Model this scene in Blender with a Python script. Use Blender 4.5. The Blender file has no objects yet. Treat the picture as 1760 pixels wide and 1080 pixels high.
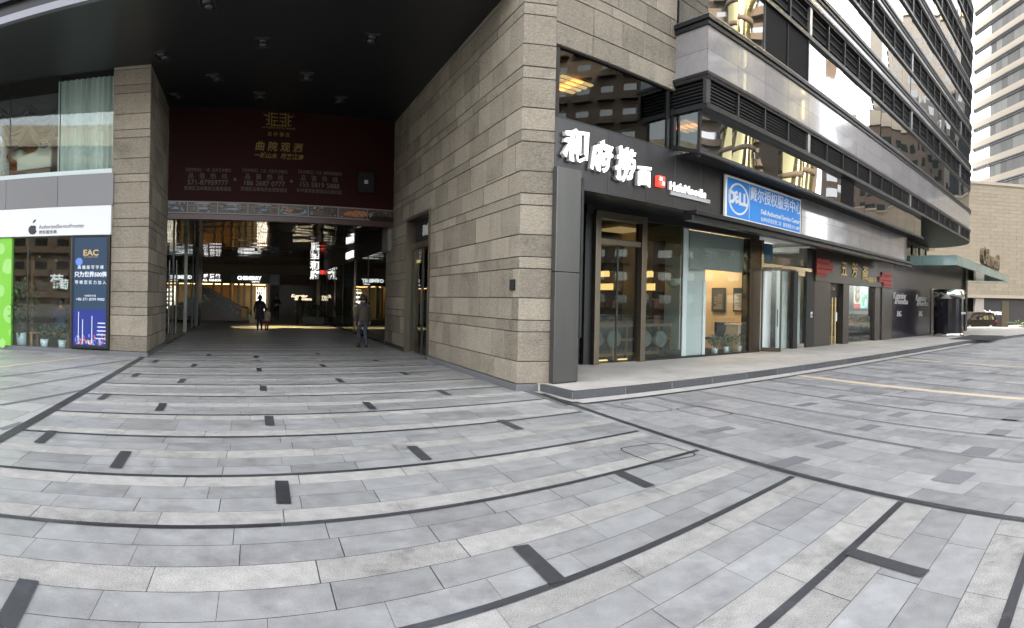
import bpy, math, random
from mathutils import Matrix, Vector
random.seed(7)
SC = bpy.context.scene
COL = SC.collection
V = Vector

# ---------------------------------------------------------------- camera (a swept panorama), sky, sun, exposure
F, CX, CY, ROLL, EYE = 1020.0, 880.0, 518.0, 0.02, 1.6
cam = bpy.data.cameras.new('camera')
cam.type = 'PANO'
cam.panorama_type = 'CENTRAL_CYLINDRICAL'
cam.central_cylindrical_range_u_min = -880 / F
cam.central_cylindrical_range_u_max = 880 / F
cam.central_cylindrical_range_v_min = -(1080 - CY) / F
cam.central_cylindrical_range_v_max = CY / F
cam.central_cylindrical_radius = 1.0
cam.clip_start, cam.clip_end = 0.05, 2000
CAM = bpy.data.objects.new('camera', cam)
COL.objects.link(CAM)
CR = Matrix.Rotation(math.pi / 2, 3, 'X') @ Matrix.Rotation(ROLL, 3, 'Z')
CAM.matrix_world = Matrix.Translation((0, 0, EYE)) @ CR.to_4x4()
SC.camera = CAM

SUN_AZ, SUN_EL = math.radians(-60), math.radians(28)      # azimuth from +Y towards +X
wd = bpy.data.worlds.new('World')
SC.world = wd
wd.use_nodes = True
wt = wd.node_tree
sky = wt.nodes.new('ShaderNodeTexSky')
sky.sky_type = 'NISHITA'
sky.sun_disc = False
sky.sun_elevation = SUN_EL
sky.sun_rotation = SUN_AZ
sky.air_density, sky.dust_density, sky.ozone_density = 1.0, 2.5, 1.0
hs_ = wt.nodes.new('ShaderNodeHueSaturation')          # a hazy, whitish sky
hs_.inputs['Saturation'].default_value = 0.18
wt.links.new(sky.outputs[0], hs_.inputs['Color'])
wt.links.new(hs_.outputs[0], wt.nodes['Background'].inputs[0])
wt.nodes['Background'].inputs[1].default_value = 0.15
sl = bpy.data.lights.new('sun', 'SUN')
sl.energy, sl.angle, sl.color = 2.5, math.radians(0.5), (1.0, 0.86, 0.66)
so = bpy.data.objects.new('sun', sl)
COL.objects.link(so)
SDIR = V((math.sin(SUN_AZ) * math.cos(SUN_EL), math.cos(SUN_AZ) * math.cos(SUN_EL), math.sin(SUN_EL)))
so.rotation_euler = SDIR.to_track_quat('Z', 'Y').to_euler()
so.location = SDIR * 80
SC.view_settings.view_transform = 'Standard'
SC.view_settings.look = 'None'
SC.view_settings.exposure = 3.2
SC.view_settings.gamma = 1.0
SC.cycles.use_denoising = True
SC.cycles.use_adaptive_sampling = True
SC.cycles.adaptive_threshold = 0.02
SC.cycles.max_bounces = 8
SC.cycles.diffuse_bounces = 4
SC.cycles.glossy_bounces = 4
SC.cycles.transparent_max_bounces = 12
SC.cycles.sample_clamp_indirect = 6.0
LAMP = 0.5       # scale of the lit lamps

# ---------------------------------------------------------------- geometry helpers
def ray(px, py):
    u = (px - CX) / F
    return CR @ V((math.sin(u), (CY - py) / F, -math.cos(u)))

def gnd(px, py, z=0.0):
    d = ray(px, py)
    return V((0, 0, EYE)) + d * ((z - EYE) / d.z)

class Pl:
    """A vertical plane: t runs along u, d along the outward normal n."""
    def __init__(s, O, ang=None, to=None, flip=False):
        s.O = V((O[0], O[1]))
        s.u = (V((to[0], to[1])) - s.O).normalized() if to is not None else V((math.cos(ang), math.sin(ang)))
        s.n = V((s.u.y, -s.u.x))
        if flip:
            s.n = -s.n
    def pt(s, t, d=0.0, z=0.0):
        p = s.O + s.u * t + s.n * d
        return V((p.x, p.y, z))
    def hit(s, px, py, d=0.0):
        r = ray(px, py)
        k = ((s.O + s.n * d).dot(s.n)) / V((r.x, r.y)).dot(s.n)
        return V((0, 0, EYE)) + r * k
    def tz(s, px, py, d=0.0):
        p = s.hit(px, py, d)
        return (V((p.x, p.y)) - s.O).dot(s.u), p.z
    def t(s, px, py=520, d=0.0):
        return s.tz(px, py, d)[0]
    def z(s, px, py, d=0.0):
        return s.tz(px, py, d)[1]

class MB:
    def __init__(s):
        s.v, s.f, s.mi, s.tone, s.sm = [], [], [], [], []
    def face(s, pts, mi=0, tone=0.5, sm=False):
        b = len(s.v)
        s.v += [tuple(p) for p in pts]
        s.f.append(list(range(b, b + len(pts))))
        s.mi.append(mi); s.tone.append(tone); s.sm.append(sm)
    def mesh(s, vs, fs, mi=0, tone=0.5, sm=False):
        b = len(s.v)
        s.v += [tuple(p) for p in vs]
        for f in fs:
            s.f.append([b + i for i in f]); s.mi.append(mi); s.tone.append(tone); s.sm.append(sm)
    def hexa(s, p, mi=0, tone=0.5, skip=()):
        fs = [(0, 3, 2, 1), (4, 5, 6, 7), (0, 1, 5, 4), (1, 2, 6, 5), (2, 3, 7, 6), (3, 0, 4, 7)]
        s.mesh(p, [f for i, f in enumerate(fs) if i not in skip], mi, tone)
    def box(s, pl, t0, t1, d0, d1, z0, z1, mi=0, tone=0.5, skip=()):
        s.hexa([pl.pt(t0, d0, z0), pl.pt(t1, d0, z0), pl.pt(t1, d1, z0), pl.pt(t0, d1, z0),
                pl.pt(t0, d0, z1), pl.pt(t1, d0, z1), pl.pt(t1, d1, z1), pl.pt(t0, d1, z1)], mi, tone, skip)
    def abox(s, c, sx, sy, sz, rz=0.0, mi=0, tone=0.5):
        """box centred on c in x,y with its base at c.z"""
        cs, sn = math.cos(rz), math.sin(rz)
        q = []
        for zz in (0, sz):
            for x, y in ((-1, -1), (1, -1), (1, 1), (-1, 1)):
                lx, ly = x * sx / 2, y * sy / 2
                q.append((c[0] + lx * cs - ly * sn, c[1] + lx * sn + ly * cs, c[2] + zz))
        s.hexa(q, mi, tone)
    def prism(s, poly, z0, z1, mi=0, tone=0.5):
        n = len(poly)
        vs = [(p[0], p[1], z0) for p in poly] + [(p[0], p[1], z1) for p in poly]
        fs = [tuple(range(n))[::-1], tuple(range(n, 2 * n))]
        fs += [(i, (i + 1) % n, n + (i + 1) % n, n + i) for i in range(n)]
        s.mesh(vs, fs, mi, tone)
    def plate(s, pl, poly, d0, d1, mi=0, tone=0.5):
        """polygon of (t,z) given thickness d0..d1"""
        n = len(poly)
        vs = [pl.pt(p[0], d0, p[1]) for p in poly] + [pl.pt(p[0], d1, p[1]) for p in poly]
        fs = [tuple(range(n))[::-1], tuple(range(n, 2 * n))]
        fs += [(i, (i + 1) % n, n + (i + 1) % n, n + i) for i in range(n)]
        s.mesh(vs, fs, mi, tone)
    def tube(s, pts, r, n=8, mi=0, tone=0.5, cap=True, sm=True):
        pts = [V(p) for p in pts]
        rs = r if isinstance(r, (list, tuple)) else [r] * len(pts)
        rings = []
        for i, p in enumerate(pts):
            d = (pts[min(i + 1, len(pts) - 1)] - pts[max(i - 1, 0)]).normalized()
            a = d.orthogonal().normalized() if abs(d.z) < 0.95 else V((1, 0, 0))
            a = (a - d * a.dot(d)).normalized()
            b = d.cross(a)
            rings.append([p + (a * math.cos(2 * math.pi * k / n) + b * math.sin(2 * math.pi * k / n)) * rs[i] for k in range(n)])
        vs = [q for rg in rings for q in rg]
        fs = [(i * n + k, i * n + (k + 1) % n, (i + 1) * n + (k + 1) % n, (i + 1) * n + k) for i in range(len(pts) - 1) for k in range(n)]
        s.mesh(vs, fs, mi, tone, sm)
        if cap:
            s.face(rings[0][::-1], mi, tone); s.face(rings[-1], mi, tone)
    def lathe(s, c, prof, n=20, mi=0, tone=0.5, axis=None):
        """prof = (r, h) pairs along axis (default z)"""
        ax = V(axis).normalized() if axis is not None else V((0, 0, 1))
        a = ax.orthogonal().normalized(); b = ax.cross(a); c = V(c)
        vs = [c + ax * h + (a * math.cos(2 * math.pi * k / n) + b * math.sin(2 * math.pi * k / n)) * max(r, 1e-4) for r, h in prof for k in range(n)]
        fs = [(i * n + k, i * n + (k + 1) % n, (i + 1) * n + (k + 1) % n, (i + 1) * n + k) for i in range(len(prof) - 1) for k in range(n)]
        s.mesh(vs, fs, mi, tone, True)
    def build(s, name, mats, parent=None, bevel=0.0, recalc=True):
        me = bpy.data.meshes.new(name)
        off = parent_origin(parent)
        me.from_pydata([(p[0] - off.x, p[1] - off.y, p[2] - off.z) for p in s.v], [], s.f)
        for m in (mats if isinstance(mats, (list, tuple)) else [mats]):
            me.materials.append(m)
        me.polygons.foreach_set('material_index', s.mi)
        me.polygons.foreach_set('use_smooth', s.sm)
        at = me.attributes.new('tone', 'FLOAT', 'FACE')
        at.data.foreach_set('value', s.tone)
        if recalc:
            import bmesh
            bm = bmesh.new(); bm.from_mesh(me)
            bmesh.ops.recalc_face_normals(bm, faces=bm.faces)
            bm.to_mesh(me); bm.free()
        me.update()
        o = bpy.data.objects.new(name, me)
        COL.objects.link(o)
        if parent is not None:
            o.parent = parent
        if bevel > 0:
            b = o.modifiers.new('edge', 'BEVEL'); b.width = bevel; b.segments = 2; b.limit_method = 'ANGLE'
        return o

ORIG = {}
def parent_origin(p):
    return ORIG.get(p.name, V((0, 0, 0))) if p is not None else V((0, 0, 0))

def tag(o, label, cat, group=None):
    o['label'] = label; o['category'] = cat
    if group:
        o['group'] = group
    return o

def thing(name, label, cat, loc=(0, 0, 0), group=None):
    o = bpy.data.objects.new(name, None)
    o.empty_display_size = 0.2
    COL.objects.link(o)
    o.location = loc
    ORIG[o.name] = V(loc)
    return tag(o, label, cat, group)

def struct(o, kind='structure'):
    o['kind'] = kind
    return o

def sub(o, parent):
    """remember the origin of a part so that sub-parts can be parented to it"""
    ORIG[o.name] = parent_origin(parent)
    return o

def copy_thing(root, loc, rz, label):
    r = root.copy(); COL.objects.link(r)
    r.location = loc; r.rotation_euler = (0, 0, rz); r['label'] = label
    for ch in root.children:
        c = ch.copy(); COL.objects.link(c); c.parent = r
        for g in ch.children:
            e = g.copy(); COL.objects.link(e); e.parent = c
    return r

_tc = {}
def text_mesh(body, size, extrude, fat=0.0, align='CENTER', space=1.0, shear=0.0, sx=1.0):
    key = (body, size, extrude, fat, align, space, shear, sx)
    if key in _tc:
        return _tc[key]
    c = bpy.data.curves.new('lettering', 'FONT')
    c.body = body; c.size = size; c.extrude = extrude; c.offset = fat
    c.align_x = align; c.align_y = 'CENTER'; c.space_character = space; c.shear = shear; c.resolution_u = 3
    o = bpy.data.objects.new('lettering', c); COL.objects.link(o)
    bpy.context.view_layer.update()
    dg = bpy.context.evaluated_depsgraph_get()
    me = bpy.data.meshes.new_from_object(o.evaluated_get(dg))
    vs = [V((v.co.x * sx, v.co.y, v.co.z)) for v in me.vertices]
    fs = [list(p.vertices) for p in me.polygons]
    bpy.data.objects.remove(o); bpy.data.meshes.remove(me)
    _tc[key] = (vs, fs)
    return vs, fs

def write(mb, body, P, right, up, size, extrude=0.004, fat=0.0, align='CENTER', space=1.0, mi=0, shear=0.0, sx=1.0, warp=0):
    """lettering laid on a surface at P"""
    vs, fs = text_mesh(body, size, extrude, fat, align, space, shear, sx)
    if warp:                     # uneven brush strokes
        q = []
        for v in vs:
            x, y = v.x / size, v.y / size
            q.append(V((v.x + size * (.030 * math.sin(9 * y + 3 * x) + .016 * math.sin(23 * y + 7 * x + len(vs))), v.y + size * (.034 * math.sin(8 * x + 2 * y + len(vs)) + .014 * math.sin(21 * x - 5 * y) + .05 * x * y), v.z)))
        vs = q
    right, up = V(right).normalized(), V(up).normalized()
    nn = right.cross(up)
    mb.mesh([V(P) + right * v.x + up * v.y + nn * v.z for v in vs], fs, mi)

def pwrite(mb, pl, body, t, d, z, size, up=(0, 0, 1), back=False, **k):
    r = V((pl.u.x, pl.u.y, 0))
    if back:
        r = -r
    write(mb, body, pl.pt(t, d, z), r, up, size, **k)

# ---------------------------------------------------------------- materials
def lin(r, g, b):
    f = lambda c: (c / 255 / 12.92) if c / 255 <= 0.04045 else ((c / 255 + 0.055) / 1.055) ** 2.4
    return (f(r), f(g), f(b))

def pbr(name, col, rough=0.5, metal=0.0, tone=0.0, big=(0.0, 1.0), fine=(0.0, 40.0), speck=(0.0, 200.0), bump=(0.0, 60.0),
        rvar=0.0, spec=0.5, ior=1.5, col2=None, streak=0.0, coat=0.0, stretch=(1, 1, 1), wave=(0.0, 1.0), stain=(0.0, 1.0), wear=(0.0, 1.0)):
    m = bpy.data.materials.new(name)
    m.use_nodes = True
    nt = m.node_tree; N = nt.nodes; L = nt.links
    bs = N['Principled BSDF']
    bs.inputs['Roughness'].default_value = rough
    bs.inputs['Metallic'].default_value = metal
    bs.inputs['IOR'].default_value = ior
    bs.inputs['Specular IOR Level'].default_value = spec
    bs.inputs['Coat Weight'].default_value = coat
    bs.inputs['Coat Roughness'].default_value = 0.03
    tc = N.new('ShaderNodeTexCoord')
    mp = N.new('ShaderNodeMapping'); mp.inputs['Scale'].default_value = stretch
    L.new(tc.outputs['Object'], mp.inputs[0])
    def noise(sc, det=4.0, rg=0.55, src=None):
        n = N.new('ShaderNodeTexNoise'); n.inputs['Scale'].default_value = sc; n.inputs['Detail'].default_value = det
        n.inputs['Roughness'].default_value = rg
        L.new((src or mp).outputs[0], n.inputs['Vector'])
        return n.outputs['Fac']
    def math_(op, a, b):
        n = N.new('ShaderNodeMath'); n.operation = op
        for i, x in enumerate((a, b)):
            if isinstance(x, (int, float)): n.inputs[i].default_value = x
            else: L.new(x, n.inputs[i])
        return n.outputs[0]
    fac = None                       # a brightness factor around 1
    def add(sock, amp):
        nonlocal fac
        x = math_('MULTIPLY', math_('SUBTRACT', sock, 0.5), 2 * amp)
        fac = math_('ADD', x, 1.0 if fac is None else fac)
    if tone:
        a = N.new('ShaderNodeAttribute'); a.attribute_name = 'tone'
        add(a.outputs['Fac'], tone)
    bn = None
    if big[0]:
        bn = noise(big[1], 5.0); add(bn, big[0])
    if fine[0]: add(noise(fine[1], 3.0), fine[0])
    if speck[0]: add(noise(speck[1], 1.0), speck[0])
    for (amp_, sc_), sgn_ in ((stain, -1), (wear, 1)):
        if amp_:
            rp_ = N.new('ShaderNodeMapRange'); rp_.inputs[1].default_value = 0.53; rp_.inputs[2].default_value = 0.70
            mo_ = N.new('ShaderNodeMapping'); mo_.inputs['Location'].default_value = (3.7 * sgn_, 1.3, 0.6); L.new(tc.outputs['Object'], mo_.inputs[0])
            L.new(noise(sc_, 8.0, 0.68, mo_), rp_.inputs[0])
            x_ = math_('MULTIPLY', rp_.outputs[0], sgn_ * amp_)
            fac = math_('ADD', x_, 1.0 if fac is None else fac)
    if streak:
        ms = N.new('ShaderNodeMapping'); ms.inputs['Scale'].default_value = (3.0, 3.0, 0.12)
        L.new(tc.outputs['Object'], ms.inputs[0])
        add(noise(1.3, 4.0, 0.6, ms), streak)
    c = N.new('ShaderNodeRGB'); c.outputs[0].default_value = (*col, 1)
    out = c.outputs[0]
    if col2 is not None:
        mx = N.new('ShaderNodeMix'); mx.data_type = 'RGBA'
        rp = N.new('ShaderNodeMapRange'); rp.inputs[1].default_value = 0.38; rp.inputs[2].default_value = 0.62
        L.new(noise(0.9, 5.0), rp.inputs[0]); L.new(rp.outputs[0], mx.inputs['Factor'])
        L.new(out, mx.inputs['A']); mx.inputs['B'].default_value = (*col2, 1)
        out = mx.outputs['Result']
    if fac is not None:
        mu = N.new('ShaderNodeVectorMath'); mu.operation = 'SCALE'
        L.new(out, mu.inputs[0]); L.new(math_('MAXIMUM', fac, 0.05), mu.inputs['Scale'])
        out = mu.outputs[0]
    L.new(out, bs.inputs['Base Color'])
    if rvar:
        rr = math_('ADD', math_('MULTIPLY', math_('SUBTRACT', noise(6.0, 5.0), 0.5), 2 * rvar), rough)
        L.new(rr, bs.inputs['Roughness'])
    nrm = None
    if bump[0]:
        b = N.new('ShaderNodeBump'); b.inputs['Strength'].default_value = bump[0]; b.inputs['Distance'].default_value = 0.02
        L.new(noise(bump[1], 4.0), b.inputs['Height']); nrm = b.outputs[0]
    if wave[0]:
        b = N.new('ShaderNodeBump'); b.inputs['Strength'].default_value = 1.0; b.inputs['Distance'].default_value = wave[0]
        L.new(noise(wave[1], 0.0), b.inputs['Height'])
        if nrm: L.new(nrm, b.inputs['Normal'])
        nrm = b.outputs[0]
    if nrm: L.new(nrm, bs.inputs['Normal'])
    return m

def glow(name, col, strength):
    m = bpy.data.materials.new(name); m.use_nodes = True
    b = m.node_tree.nodes['Principled BSDF']
    b.inputs['Base Color'].default_value = (*col, 1)
    b.inputs['Emission Color'].default_value = (*col, 1)
    b.inputs['Emission Strength'].default_value = strength * LAMP
    b.inputs['Roughness'].default_value = 0.6
    return m

def pane(name, tint=(0.9, 0.95, 0.93), mirror=0.0, ior=1.5, wave=0.0):
    """clear glass: see-through with Fresnel mirror"""
    m = bpy.data.materials.new(name); m.use_nodes = True
    nt = m.node_tree; N = nt.nodes; L = nt.links
    N.remove(N['Principled BSDF'])
    tr = N.new('ShaderNodeBsdfTransparent'); tr.inputs[0].default_value = (*tint, 1)
    gl = N.new('ShaderNodeBsdfGlossy'); gl.inputs['Roughness'].default_value = 0.01
    gl.inputs[0].default_value = (0.95, 1.0, 0.98, 1)
    fr = N.new('ShaderNodeLayerWeight'); fr.inputs['Blend'].default_value = 0.5
    f0 = ((ior - 1) / (ior + 1)) ** 2 + mirror
    pw = N.new('ShaderNodeMath'); pw.operation = 'POWER'; pw.inputs[1].default_value = 4.5
    ml = N.new('ShaderNodeMath'); ml.operation = 'MULTIPLY'; ml.inputs[1].default_value = (1 - f0) * 0.9
    ad = N.new('ShaderNodeMath'); ad.operation = 'ADD'; ad.use_clamp = True; ad.inputs[1].default_value = f0
    mx = N.new('ShaderNodeMixShader')
    L.new(fr.outputs['Facing'], pw.inputs[0]); L.new(pw.outputs[0], ml.inputs[0]); L.new(ml.outputs[0], ad.inputs[0]); L.new(ad.outputs[0], mx.inputs[0])
    L.new(tr.outputs[0], mx.inputs[1]); L.new(gl.outputs[0], mx.inputs[2])
    L.new(mx.outputs[0], N['Material Output'].inputs[0])
    if wave:
        tc = N.new('ShaderNodeTexCoord'); no = N.new('ShaderNodeTexNoise'); no.inputs['Scale'].default_value = 0.7; no.inputs['Detail'].default_value = 0
        b = N.new('ShaderNodeBump'); b.inputs['Strength'].default_value = 1; b.inputs['Distance'].default_value = wave
        L.new(tc.outputs['Object'], no.inputs[0]); L.new(no.outputs[0], b.inputs['Height'])
        L.new(b.outputs[0], gl.inputs['Normal'])
    return m

M = {}
M['grey_tile'] = pbr('grey_granite', (0.252, 0.254, 0.253), 0.36, tone=0.17, big=(0.22, 1.0), fine=(0.34, 6), speck=(0.30, 150), stain=(0.28, 1.7), wear=(0.22, 2.6), bump=(0.12, 120), rvar=0.12, spec=0.45)
M['light_tile'] = pbr('flamed_granite', (0.30, 0.292, 0.277), 0.62, tone=0.12, big=(0.2, 1.2), fine=(0.34, 7), speck=(0.6, 120), stain=(0.34, 2.1), wear=(0.12, 3.0), bump=(0.25, 140), spec=0.35)
M['dark_tile'] = pbr('dark_granite', (0.034, 0.035, 0.039), 0.5, tone=0.3, wear=(0.7, 3.0), fine=(0.35, 25), speck=(0.2, 300), rvar=0.1, spec=0.4)
M['plaza_tile'] = pbr('plaza_granite', (0.245, 0.243, 0.24), 0.5, tone=0.22, big=(0.16, 0.9), fine=(0.34, 6), speck=(0.3, 150), stain=(0.24, 1.3), wear=(0.25, 2.2), bump=(0.15, 120), rvar=0.1, spec=0.35)
M['plaza_line'] = pbr('mid_grey_granite', (0.145, 0.147, 0.152), 0.6, tone=0.2, fine=(0.2, 20), speck=(0.15, 260))
M['yellow_line'] = pbr('yellow_granite', (0.52, 0.43, 0.30), 0.7, tone=0.12, fine=(0.12, 12), speck=(0.15, 200))
M['left_tile'] = pbr('left_granite', (0.30, 0.302, 0.295), 0.45, tone=0.2, stain=(0.25, 1.1), big=(0.12, 0.7), fine=(0.14, 8), speck=(0.1, 240), rvar=0.12, spec=0.5)
M['joint'] = pbr('paving_joint', (0.10, 0.098, 0.094), 0.85, fine=(0.3, 30))
M['slab'] = pbr('platform_stone', (0.42, 0.395, 0.36), 0.65, tone=0.07, big=(0.16, 0.8), fine=(0.14, 6), speck=(0.2, 160), stain=(0.22, 1.4), bump=(0.1, 150), col2=(0.36, 0.335, 0.30))
M['border'] = pbr('kerb_border', (0.37, 0.355, 0.325), 0.7, tone=0.08, big=(0.15, 1), fine=(0.15, 6), speck=(0.15, 200))
M['kerb'] = pbr('kerb_stone', (0.05, 0.052, 0.057), 0.55, tone=0.2, fine=(0.2, 15), speck=(0.2, 250))
M['asphalt'] = pbr('driveway_asphalt', (0.16, 0.155, 0.15), 0.9, big=(0.1, 0.3), fine=(0.15, 10))
M['stone'] = pbr('beige_stone', (0.218, 0.191, 0.15), 0.85, tone=0.28, big=(0.16, 0.7), fine=(0.42, 16), speck=(0.5, 55), bump=(1.0, 26), stretch=(1, 1, 2.2), spec=0.25, streak=0.16, stain=(0.25, 1.6))
M['stone_joint'] = pbr('stone_joint', (0.03, 0.026, 0.022), 0.9)
M['brick'] = pbr('tan_stone', (0.25, 0.215, 0.16), 0.8, tone=0.08, fine=(0.1, 3), speck=(0.1, 60))
M['plinth'] = pbr('plinth_granite', (0.11, 0.112, 0.118), 0.45, tone=0.1, fine=(0.25, 20), speck=(0.3, 220))
M['panel_grey'] = pbr('grey_stone_panel', (0.215, 0.208, 0.212), 0.11, tone=0.10, big=(0.12, 1.2), fine=(0.14, 8), speck=(0.18, 120), spec=0.9, coat=0.6, wave=(0.002, 0.8))
M['ledge'] = pbr('dark_grey_metal', (0.028, 0.029, 0.032), 0.3, 0.5, fine=(0.1, 5))
M['black_metal'] = pbr('black_metal', (0.017, 0.018, 0.019), 0.4, 0.3, fine=(0.12, 4))
M['void'] = pbr('dark_recess', (0.008, 0.008, 0.008), 0.9)
M['slat'] = pbr('louvre_slat', (0.03, 0.03, 0.032), 0.45, 0.4)
M['post'] = pbr('louvre_post', (0.022, 0.022, 0.024), 0.4, 0.4)
M['edge_highlight_post'] = pbr('painted_highlight_and_post', (0.34, 0.34, 0.35), 0.28, 0.8)  # pale louvre posts, and highlight lines painted on the ledges
M['tower_glass'] = pbr('tower_glass', (0.012, 0.016, 0.016), 0.015, spec=1.0, ior=2.9, wave=(0.025, 0.5))
M['grey_glass'] = pbr('grey_tower_glass', (0.075, 0.075, 0.07), 0.25, spec=0.15, ior=1.3, tone=0.45, big=(0.3, 0.3))
M['tower_glass'].diffuse_color = (.1, .1, .1, 1)
M['sign_band'] = pbr('dark_metal_cladding', (0.036, 0.035, 0.036), 0.36, 0.35, tone=0.2, big=(0.25, 0.7), streak=0.35, spec=0.5)
M['steel'] = pbr('brushed_steel', (0.095, 0.095, 0.09), 0.36, 0.8, big=(0.12, 0.8), streak=0.2)
M['chrome'] = pbr('polished_steel', (0.6, 0.58, 0.54), 0.16, 1.0)
M['bronze'] = pbr('bronze_frame', (0.15, 0.128, 0.095), 0.34, 0.75, big=(0.12, 1.5), streak=0.15)
M['brown_metal'] = pbr('brown_metal_pillar', (0.085, 0.065, 0.045), 0.22, 0.7, streak=0.3)
M['gold'] = pbr('gold_metal', (0.55, 0.42, 0.20), 0.35, 0.6)
M['soffit'] = pbr('black_soffit', (0.013, 0.014, 0.015), 0.38, tone=0.1, big=(0.2, 0.3), spec=0.5)
M['gloss_ceiling'] = pbr('glossy_ceiling', (0.02, 0.018, 0.014), 0.05, spec=1.0, ior=1.9, tone=0.3, wave=(0.02, 0.9))
M['banner'] = pbr('maroon_banner', (0.020, 0.004, 0.004), 0.7, spec=0.12, big=(0.12, 0.5))
M['banner_gold'] = pbr('banner_gold_print', (0.20, 0.145, 0.042), 0.7, spec=0.1)
M['banner_white'] = pbr('banner_white_print', (0.095, 0.086, 0.08), 0.7, spec=0.1)
M['white'] = pbr('white_panel', (0.58, 0.59, 0.61), 0.4, fine=(0.02, 4))
M['white_wall'] = pbr('white_wall', (0.72, 0.74, 0.74), 0.7, big=(0.04, 0.8))
M['cyan_film'] = pbr('pale_blue_film', (0.48, 0.545, 0.54), 0.25, big=(0.06, 0.8))
M['print_black'] = pbr('black_print', (0.02, 0.02, 0.022), 0.5)
M['lit_white'] = glow('white_sign_letter', (1.0, 0.99, 0.97), 0.32)
M['sign_side'] = pbr('sign_side_metal', (0.35, 0.35, 0.35), 0.5)
M['lit_red'] = glow('red_sign_face', (0.75, 0.06, 0.04), 0.25)
M['blue_sign'] = pbr('blue_sign_face', (0.02, 0.20, 0.58), 0.45, fine=(0.03, 3))
M['green'] = pbr('lime_panel', (0.15, 0.42, 0.035), 0.4, big=(0.1, 1.2))
M['green_dot'] = pbr('pale_green_print', (0.26, 0.50, 0.14), 0.45)
M['navy'] = pbr('navy_poster', (0.018, 0.045, 0.085), 0.3, big=(0.25, 0.6))
M['indigo'] = pbr('indigo_poster', (0.016, 0.03, 0.19), 0.3, big=(0.2, 1.0))
M['clear'] = pane('clear_glass')
M['shop_glass'] = pane('shop_glass', (0.92, 0.945, 0.94), 0.008, 1.45, 0.002)
M['noodle_glass'] = pane('noodle_glass', (0.66, 0.72, 0.69), 0.03, 1.5, 0.003)
M['dark_glass'] = pane('dark_glass', (0.35, 0.38, 0.38), 0.02, 1.6, 0.004)
M['green_glass'] = pbr('green_glass_fascia', (0.17, 0.25, 0.235), 0.1, spec=0.9, tone=0.15, big=(0.15, 0.7))
M['canopy_glass'] = pane('canopy_glass', (0.62, 0.74, 0.70), 0.03, 1.5)
M['wood'] = pbr('warm_wood', (0.34, 0.19, 0.08), 0.45, fine=(0.2, 6), stretch=(1, 1, 8), big=(0.15, 2))
M['dark_wood'] = pbr('dark_wood', (0.09, 0.05, 0.026), 0.45, big=(0.2, 2))
M['cream_wall'] = pbr('cream_wall', (0.62, 0.46, 0.27), 0.75, big=(0.05, 0.7))
M['interior_floor'] = pbr('shop_floor', (0.30, 0.27, 0.22), 0.25, fine=(0.1, 2))
M['dark_wall'] = pbr('dark_shop_wall', (0.028, 0.023, 0.019), 0.6, big=(0.2, 0.7))
M['curtain'] = pbr('sheer_curtain', (0.42, 0.50, 0.45), 0.8, tone=0.12)
M['drape'] = pbr('grey_drape', (0.055, 0.06, 0.06), 0.8, tone=0.3)
M['orange'] = pbr('orange_cloth', (0.55, 0.17, 0.03), 0.7)
M['fabric_white'] = pbr('cream_cloth', (0.55, 0.58, 0.47), 0.8, fine=(0.05, 5))
M['leaf'] = pbr('leaf_green', (0.045, 0.095, 0.035), 0.45, tone=0.55)
M['leaf2'] = pbr('leaf_yellow_green', (0.15, 0.16, 0.035), 0.5, tone=0.5)
M['stem'] = pbr('stem_brown', (0.10, 0.08, 0.05), 0.8)
M['pot'] = pbr('pale_blue_pot', (0.50, 0.62, 0.64), 0.35)
M['warm_lamp'] = glow('warm_lamp', (1.0, 0.62, 0.26), 1.2)
M['warm_strip'] = glow('warm_shelf_light', (1.0, 0.60, 0.22), 0.55)
M['cool_lamp'] = glow('cool_lamp', (1.0, 0.96, 0.88), 1.2)
M['red_slat'] = pbr('red_slat', (0.30, 0.025, 0.02), 0.45, big=(0.2, 3))
M['cloth_dark'] = pbr('dark_cloth', (0.012, 0.013, 0.018), 0.85)
M['cloth_olive'] = pbr('olive_jacket', (0.05, 0.042, 0.028), 0.8, fine=(0.2, 18))
M['cloth_navy'] = pbr('navy_cloth', (0.02, 0.03, 0.06), 0.85)
M['denim'] = pbr('grey_blue_jeans', (0.028, 0.036, 0.055), 0.85)
M['cloth_red'] = pbr('red_cloth', (0.25, 0.03, 0.03), 0.85)
M['cloth_beige'] = pbr('beige_cloth', (0.30, 0.24, 0.16), 0.85)
M['skin'] = pbr('skin', (0.30, 0.18, 0.12), 0.6)
M['hair'] = pbr('black_hair', (0.01, 0.009, 0.008), 0.5)
M['shoe'] = pbr('black_shoe', (0.012, 0.012, 0.012), 0.5)
M['car_paint'] = pbr('dark_car_paint', (0.010, 0.008, 0.008), 0.25, 0.0, spec=0.3)
M['car_glass'] = pbr('car_glass', (0.02, 0.022, 0.022), 0.03, spec=1.0, ior=1.8)
M['rubber'] = pbr('tyre_rubber', (0.02, 0.02, 0.02), 0.8)
M['tail_red'] = pbr('tail_light', (0.45, 0.02, 0.02), 0.2)
M['apartment'] = pbr('apartment_render', (0.085, 0.06, 0.042), 0.8, tone=0.1, big=(0.05, 0.1))
M['apartment_grey'] = pbr('apartment_grey', (0.13, 0.12, 0.11), 0.8, tone=0.1, big=(0.05, 0.1))
M['concrete'] = pbr('concrete', (0.32, 0.28, 0.22), 0.8, big=(0.1, 1))

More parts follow.
